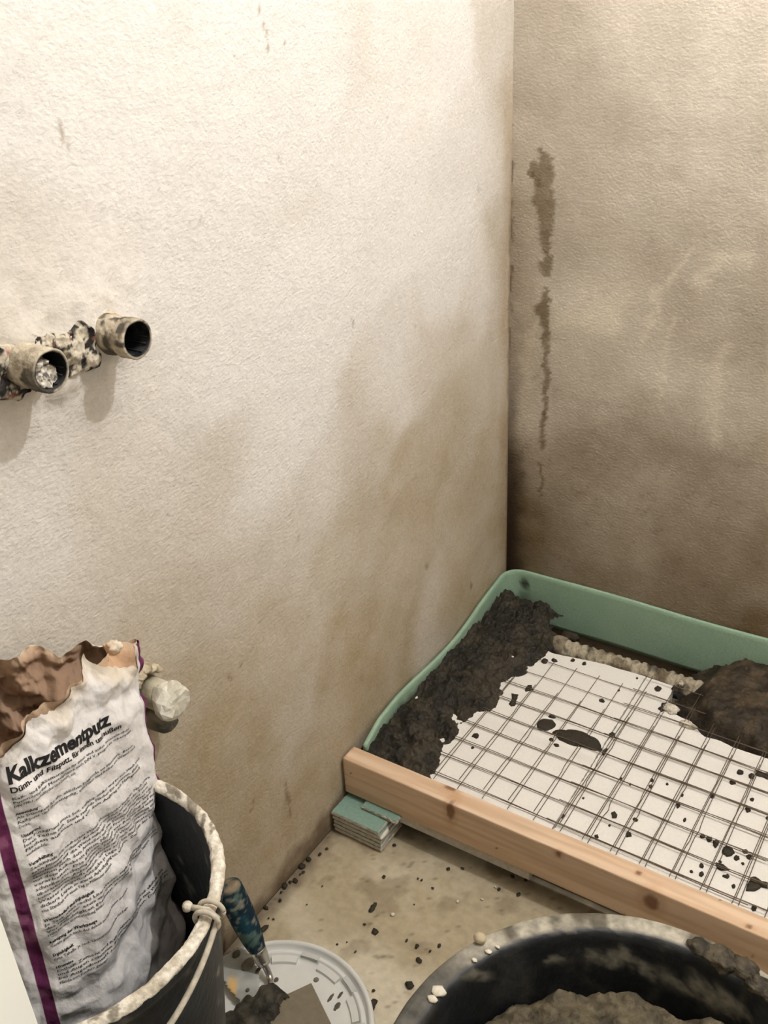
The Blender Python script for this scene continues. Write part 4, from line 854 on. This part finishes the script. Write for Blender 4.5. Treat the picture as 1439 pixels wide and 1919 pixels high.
# front torn edge given by the across coordinate of the sack
fe = np.array([(-.13, .205), (-.11, .178), (-.07, .166), (-.025, .172), (-.017, .173), (.001, .186), (.016, .195), (.037, .193), (.045, .200), (.058, .206), (.070, .211), (.076, .218), (.080, .233), (.0835, .224), (.088, .217), (.097, .206), (.115, .196), (.126, .190), (.133, .175)])
fi = np.array([(-.13, .21), (-.11, .188), (-.06, .180), (-.02, .182), (.001, .196), (.016, .202), (.037, .203), (.05, .207), (.070, .213), (.080, .218), (.09, .214), (.1, .219), (.112, .224), (.137, .214)])
bk_e = np.array([(-.12, .205), (-.06, .222), (-.02, .219), (.0, .222), (.029, .229), (.045, .221), (.058, .209), (.073, .211), (.11, .214), (.137, .214)])
sg = np.linspace(0, PER, 760, endpoint=False)
e1s = np.interp(sg, arc, np.append(LT[:, 0], LT[0, 0])); e3s = np.interp(sg, arc, np.append(LT[:, 1], LT[0, 1]))
isfront = (sg < 0.185) | (sg > PER-.12)
jag = (fbm(p3(sg, 0, 0), 160, 3, 3)-.5)
vt_out = np.where(isfront, np.interp(e1s, fe[:, 0], fe[:, 1])+jag*0.008, np.interp(e1s, bk_e[:, 0], bk_e[:, 1])-.001)
vt_in = np.where(isfront, np.interp(e1s, fi[:, 0], fi[:, 1])+(fbm(p3(sg, 5, 0), 120, 3, 8)-.5)*0.008, np.interp(e1s, bk_e[:, 0], bk_e[:, 1])+jag*0.004)
def vt_smooth(v):
    for _ in range(2): v = (np.roll(v, 1)+2*v+np.roll(v, -1))/4
    return v
vt_in = vt_smooth(vt_in)
NV = 260
def layer(vt, off):
    f = np.linspace(0, 1, NV)
    V_ = -0.245+(vt[:, None]+0.245)*f[None]
    A_ = np.repeat(sg[:, None], NV, 1)
    return A_, V_, sack_pt(A_, V_, off)
sack = empty('paper_sack', tuple(SA-SU*0.28), 'torn open white plaster sack with purple stripes and German print standing in the bucket', 'sack')
A_, V_, P = layer(vt_out, 0.0)
af = np.where(A_ > PER-.15, A_-PER, A_); q = p3(af, V_, 0)
white = mix(lin(232, 229, 226), lin(218, 215, 212), fbm(q, 20, 3, 3))
torn = sst(0.030, 0.0, (vt_out[:, None]-V_)+(fbm(q, 60, 3, 6)-.5)*0.03)*(0.35+0.65*sst(0.05, .07, af))
white = mix(white, lin(214, 200, 178), torn*0.8)
pur = lin(98, 40, 76)
pc = mix(pur, lin(140, 84, 112), sst(0.60, 0.72, fbm(q, 45, 4, 9))*0.7)
sl = (af > -.0265) & (af < -.0135)
sr = (af > .1865) & (af < .203)
white = np.where((sl | sr)[..., None], pc, white)
white = mix(white, lin(168, 154, 140), sst(-0.02, -0.16, V_)*sst(0.06, .15, af)*0.25)
grid('outer_paper', P, M_paper, sack, white, wu=True, flip=True)
A_, V_, P = layer(vt_in, -0.0022)
af = np.where(A_ > PER-.15, A_-PER, A_); q = p3(af, V_, 0)
kraft = mix(lin(168, 140, 116), lin(140, 113, 92), fbm(q, 25, 4, 3))
kraft = mix(kraft, lin(214, 176, 142), sst(0.09, .12, af)*sst(.2, .17, af)*0.8)
kraft = mix(kraft, lin(216, 190, 160), sst(0.016, 0.0, vt_in[:, None]-V_)*0.6)
ip = grid('inner_paper', P, M_paper, sack, kraft, wu=True, flip=False); ip['label'] = 'brown kraft paper lining'
lump_obj('torn_paper_tuft', tuple(sack_pt(np.array(0.176), np.array(0.216), -0.004)), (.009, .008, .007), M_paper, (lin(226, 214, 194), lin(206, 186, 160)), sack, 31, amp=.5)

def text_mesh(body, size, bold=0.0, shear=0.0, spacing=1.0):
    cu = bpy.data.curves.new('print', 'FONT'); cu.body = body; cu.size = size; cu.offset = bold; cu.shear = shear
    cu.resolution_u = 1 if size < 0.006 else 4; cu.space_character = spacing
    ob = bpy.data.objects.new('print', cu); col.objects.link(ob)
    dg = bpy.context.evaluated_depsgraph_get()
    me = bpy.data.meshes.new_from_object(ob.evaluated_get(dg))
    bpy.data.objects.remove(ob); bpy.data.curves.remove(cu)
    return me
def print_lines(name, lines, mat, cuts=0):
    """lines: (text, a0, width, v, size, bold). The glyphs lie on the sack wall, following its folds"""
    big = bmesh.new()
    for body, a0, wd_, v, size, bold, shear in lines:
        me = text_mesh(body, size, bold, shear)
        if not len(me.vertices): continue
        V = np.zeros(len(me.vertices)*3, np.float32); me.vertices.foreach_get('co', V); V = V.reshape(-1, 3).astype(float)
        if wd_: V[:, 0] *= wd_/max(V[:, 0].max(), 1e-6)
        bm = bmesh.new(); bm.from_mesh(me); bpy.data.meshes.remove(me)
        for vv, p in zip(bm.verts, V): vv.co = Vector(p)
        if cuts:
            bmesh.ops.triangulate(bm, faces=bm.faces[:])
            for _ in range(3):
                es = [e for e in bm.edges if e.calc_length() > 0.0030]
                if es: bmesh.ops.subdivide_edges(bm, edges=es, cuts=1); bmesh.ops.triangulate(bm, faces=bm.faces[:])
        Q = np.array([vv.co[:] for vv in bm.verts]).reshape(-1, 3)
        W_ = sack_pt(np.mod(a0+Q[:, 0], PER), v+Q[:, 1], 0.0008)
        for vv, p in zip(bm.verts, W_): vv.co = Vector(p)
        t = bpy.data.meshes.new('t'); bm.to_mesh(t); bm.free(); big.from_mesh(t); bpy.data.meshes.remove(t)
    return bm_obj(name, big, mat, sack)
TX0 = -0.0045
o = print_lines('title_print', [('Kalkzementputz', TX0, 0.142, 0.1465, 0.0200, 0.00075, 0.12)], M_ink, 1); o['label'] = 'bold black product heading'
o = print_lines('subtitle_print', [('Dünn- und Filzputz, für innen und außen', TX0, 0.150, 0.1375, 0.0078, 0.00016, 0.0)], M_ink); o['label'] = 'black line of print under the heading'
BODY = [
 ('', ['Kalk- und Kalkzementputz für innen und außen, mineralischer', 'Putzmörtel der Mörtelgruppe nach DIN V, geeignet als Oberputz', 'DIN 998-1, aus Kalkhydrat und Zement, mit']),
 ('Anwendung', ['Als Dünnputz für alle üblichen Putzgründe aus Mauerwerk, Beton,', 'Kalkputz und Zementputz, zum Filzen und Reiben von Wand und', 'Decke.']),
 ('Untergrund', ['Der Putzgrund muss fest, tragfähig, sauber und frei von Staub und', 'losen Teilen sein. Stark saugende Flächen gut vornässen, glatte', 'Flächen aufrauen und vor dem Auftrag mit Haftgrund', 'vorbehandeln.']),
 ('Verarbeitung', ['Sackinhalt mit sauberem Wasser klumpenfrei anrühren. Nach etwa', 'zehn Minuten nochmals durchrühren und mit der Kelle oder Traufel', 'gleichmäßig auf die Wand auftragen, danach mit der Latte eben', 'abziehen. Nach dem Ansteifen mit dem Schwammbrett filzen oder', 'mit dem Reibebrett glätten. Nicht bei Frost, Hitze oder Wind', 'verarbeiten. Die frischen Flächen vor Regen, Zug und zu', 'schneller Trocknung schützen, bei Bedarf feucht halten und nicht', 'überarbeiten. Angesteiften Mörtel nie mit Wasser verdünnen und', 'keine anderen Stoffe zugeben. Geräte sofort nach dem Gebrauch mit', 'Wasser reinigen. Putzdicke je Lage drei bis fünf Millimeter, für', 'dickere Lagen in zwei Arbeitsgängen arbeiten. Zwischen den Lagen', 'eine Standzeit von einem Tag je Millimeter einhalten.']),
 ('Wasserbedarf und Ergiebigkeit', ['Je Sack etwa sechs Liter Wasser, ergibt rund zwanzig Liter Mörtel,', 'das reicht für etwa vier Quadratmeter bei fünf Millimeter Dicke.', 'Vor Feuchtigkeit geschützt, trocken auf Paletten lagern, dann', 'sechs Monate ab Herstellung haltbar.']),
 ('Reinigung der Werkzeuge', ['Geräte gleich nach der Arbeit mit klarem Wasser abwaschen.']),
 ('Ergiebigkeit', ['siehe Tabelle, je nach Untergrund und Dicke der Lage.']),
 ('Hinweise', ['Enthält Zement und Kalk, reagiert mit Feuchtigkeit alkalisch. Haut', 'und Augen schützen. Bei Berührung gründlich mit Wasser spülen,', 'bei Augenkontakt sofort den Arzt aufsuchen. Darf nicht in die', 'Hände von Kindern gelangen.'])]
v = 0.1295; bold_l, body_l = [], []
rl = random.Random(3); LP = 0.00455
for head, ls in BODY:
    if head:
        bold_l.append((head, TX0, 0.0, v, 0.0044, 0.00014, 0.0)); v -= LP
    for i, t in enumerate(ls):
        last = i == len(ls)-1
        body_l.append((t, TX0, 0.0 if last else 0.162+0.014*sst(0.13, 0.05, v)+rl.uniform(-.004, .006), v, 0.0041, 0.00005, 0.0)); v -= LP
    v -= LP*1.25
for hl_ in bold_l: print_lines('heading_print', [hl_], M_ink)
o = print_lines('body_print', body_l, M_inkgrey); o['label'] = 'small grey lines of print'

# ------------------------------------------------------------------ pipe stubs on the left wall
def stub(y, z, ln, r, seed, label, plug):
    root = empty('pipe_stub', (0, y, z), label, 'pipe', 'pipe stubs in the wall')
    pr = densify([(0.0, 0.0), (0.0, r+.0015), (ln*.45, r+.0012), (ln*.47, r), (ln*.70, r-.0003), (ln*.72, r+.0010), (ln-.001, r+.0008), (ln, r-.0006), (ln-.0005, r-.0030), (ln*.5, r-.0034), (0.012, r-.004), (0.011, 0.0)], 0.0022)
    n = 72; th = np.arange(n)*2*np.pi/n
    P = np.stack([np.repeat(pr[:, :1], n, 1), y+pr[:, 1:2]*np.cos(th), z+pr[:, 1:2]*np.sin(th)], -1)
    idx = np.arange(len(pr))
    outer = np.cumsum(np.ones(len(pr))); k_in = np.argmax((pr[:, 0] > ln-.0008) & (pr[:, 1] < r-.002))
    c = mix(lin(214, 203, 182), lin(184, 170, 146), fbm(P, 70, 3, seed))
    nn = fbm(P, 55, 4, seed+3)+0.12*(-(P[..., 2]-z)/r)
    c = mix(c, lin(74, 69, 64), sst(0.56, 0.64, nn)*0.9)
    c = mix(c, lin(140, 130, 112), sst(0.50, 0.56, fbm(P, 90, 4, seed+7))*0.5)
    ins = (idx >= k_in)[:, None]
    dk_ = mix(lin(30, 33, 36), lin(62, 62, 62), sst(0.55, 0.7, fbm(P, 50, 3, seed+9)))
    c = np.where(ins[..., None], dk_, c)
    P = P+((fbm(P, 160, 3, seed+11)-.5)*0.0016)[..., None]*np.stack([0*th, np.cos(th), np.sin(th)], -1)[None]
    grid('pipe_wall', P, M_crust, root, c, wv=True)
    # thread ribs seen inside the mouth
    for k in range(5):
        a = math.radians((200, 250, 290, 325, 350)[k]); 
        tube('inner_rib', [(0.016, y+(r-.0042)*math.cos(a), z+(r-.0042)*math.sin(a)), (ln-.004, y+(r-.0042)*math.cos(a), z+(r-.0042)*math.sin(a))], 0.0009, M_black, root, 6)
    tube('inner_cross', [(ln*.45, y+(r-.004)*.5, z+(r-.004)*.8), (ln*.45, y-.004, z+.002), (ln*.45, y-.002, z-(r-.004)*.9)], 0.0016, M_bail, root, 6)
    if plug:
        rr0 = np.linspace(0, 1, 16); th2 = np.arange(48)*2*np.pi/48; Rg, Tg = np.meshgrid(rr0, th2, indexing='ij')
        yy = Rg*np.cos(Tg); zz = Rg*np.sin(Tg); qp = p3(yy*.02, zz*.02, seed)
        gap = sst(0.25, 0.55, yy*.62+zz*.62+(fbm(qp, 110, 3, 4)-.5)*.6)
        xp = ln-.004-.014*fbm(qp, 120, 4, seed)-.030*gap+.003*Rg
        cp2 = mix(mix(lin(226, 219, 206), lin(150, 140, 124), sst(0.45, 0.62, fbm(qp, 170, 4, 7))), lin(28, 28, 30), np.maximum(gap, sst(0.60, 0.66, fbm(qp, 210, 3, 19))*.8))
        grid('plaster_plug', np.stack([xp, y+(r-.0038)*yy, z+(r-.0038)*zz], -1), M_crust, root, cp2, wv=True)
    # plaster collar where it meets the wall
    thc = np.arange(60)*2*np.pi/60; A1, B1 = np.meshgrid(thc, np.linspace(0, 1, 8), indexing='ij')
    qc = p3(np.cos(A1)*.03+y, np.sin(A1)*.03+z, B1*.05)
    rr_ = r+.0006+(1-B1)**2*(.010+.016*fbm(qc, 50, 3, seed+20)); xx = -.001+B1*(.012+.018*fbm(qc, 60, 3, seed+21))
    Pc = np.stack([xx, y+rr_*np.cos(A1), z+rr_*np.sin(A1)], -1)
    ccx = mix(lin(220, 208, 188), lin(196, 182, 158), fbm(Pc, 60, 4, seed))
    grid('plaster_collar', Pc, M_crust, root, ccx, wu=True)
    return root
stub(-1.0520, 1.0850, 0.062, 0.0220, 3, 'right one of two plaster smeared pipe stubs on the left wall, open and dark inside', False)
stub(-1.1725, 1.0900, 0.062, 0.0225, 17, 'left one of two plaster smeared pipe stubs on the left wall, clogged with white plaster', True)
# mounting plate between them, half plastered over
ys = np.arange(-1.230, -1.060, 0.0018); zs = np.arange(1.040, 1.140, 0.0018); Yg, Zg = np.meshgrid(ys, zs, indexing='ij'); q = p3(Yg, Zg, 1)
pl = np.array([[-1.20, 1.055], [-1.175, 1.050], [-1.13, 1.056], [-1.10, 1.050], [-1.068, 1.058], [-1.066, 1.092], [-1.09, 1.112], [-1.115, 1.114], [-1.15, 1.122], [-1.20, 1.122], [-1.225, 1.11], [-1.225, 1.06]])
jit = np.stack([(fbm(q, 70, 3, 1)-.5)*0.02, (fbm(q, 70, 3, 2)-.5)*0.02], -1)
sd = poly_sd(np.stack([Yg, Zg], -1)+jit, pl)
xg = 0.004+sst(0, .010, sd)*(.008+.022*fbm(q, 60, 5, 5, .6))
n1 = fbm(q, 120, 5, 8, .6)
cg = mix(lin(204, 194, 174), lin(58, 54, 52), sst(0.47, 0.56, n1))
cg = mix(cg, lin(170, 112, 96), sst(0.80, 0.88, vn(q, 90, 12))*0.5)
cg = mix(cg, lin(24, 22, 22), sst(0.62, 0.68, fbm(q, 110, 3, 28))*0.9)
br = grid('mounting_plate', np.stack([xg, Yg, Zg], -1), M_crust, None, cg, mask=sd > 0)
set_props(br, 'black fitting plate between the two pipe stubs, half covered in plaster', 'plate')

# ------------------------------------------------------------------ capped drain outlet behind the sack
dr = empty('drain_outlet', (0, -1.0915, .597), 'short drain outlet wrapped in pale plastic, on the wall behind the sack', 'pipe')
def jitp(s, a):
    return lambda P: P+(np.stack([fbm(P, 60, 3, s), fbm(P, 60, 3, s+1), fbm(P, 60, 3, s+2)], -1)-.5)*a
wrapc = lambda P: mix(lin(206, 198, 176), lin(152, 143, 118), sst(0.35, 0.7, fbm(P, 45, 4, 4)))
tube('outlet_pipe', [(0.001, -1.0915, .595), (0.02, -1.0915, .596), (0.044, -1.0915, .597)], 0.0205, M_plastic, dr, 28, wrapc, jitp(3, .006))
wr = tube('plastic_wrap', [(0.034, -1.0915, .597), (0.040, -1.0915, .597), (0.047, -1.0915, .597), (0.055, -1.0915, .597), (0.060, -1.0915, .597), (0.0625, -1.0915, .597)], [.019, .0245, .0262, .0250, .0205, .011], M_plastic, dr, 17, lambda P: mix(lin(240, 236, 222), lin(208, 203, 184), sst(0.35, 0.7, fbm(P, 55, 4, 14))), jitp(8, .017))
for p in wr.data.polygons: p.use_smooth = False
gk = tube('pipe_clip', [(0.001, -1.094, .552), (0.015, -1.094, .553), (0.032, -1.094, .554), (0.040, -1.094, .554)], [.016, .017, .0165, .012], M_plastic, dr, 22, lambda P: mix(lin(150, 142, 124), lin(74, 76, 70), sst(0.4, 0.6, fbm(P, 60, 4, 24))), jitp(13, .009)); gk['label'] = 'grey scrap of plastic under the outlet'
for k, (y, z, s) in enumerate(((-1.105, .632, .012), (-1.093, .636, .010), (-1.083, .629, .008), (-1.113, .624, .010), (-1.074, .622, .006))):
    lump_obj('plaster_crumb', (.008, y, z), (.012, s, s*.75), M_crust, (lin(218, 206, 180), lin(168, 154, 128)), dr, 150+k, amp=.5, sub=2)

# ------------------------------------------------------------------ white panel at the left edge of the view
bm = box_bm(-0.04, 0.0, -0.75, 0.0, 0.0, 1.75, 0.002)
bmesh.ops.rotate(bm, verts=bm.verts[:], cent=(0, 0, 0), matrix=Matrix.Rotation(math.radians(28), 3, 'Z'))
bmesh.ops.translate(bm, verts=bm.verts[:], vec=(0.48, -1.596, 0))
wp = bm_obj('white_panel', bm, M_white)
set_props(wp, 'smooth white laminated panel standing on end in the bottom left corner', 'panel')
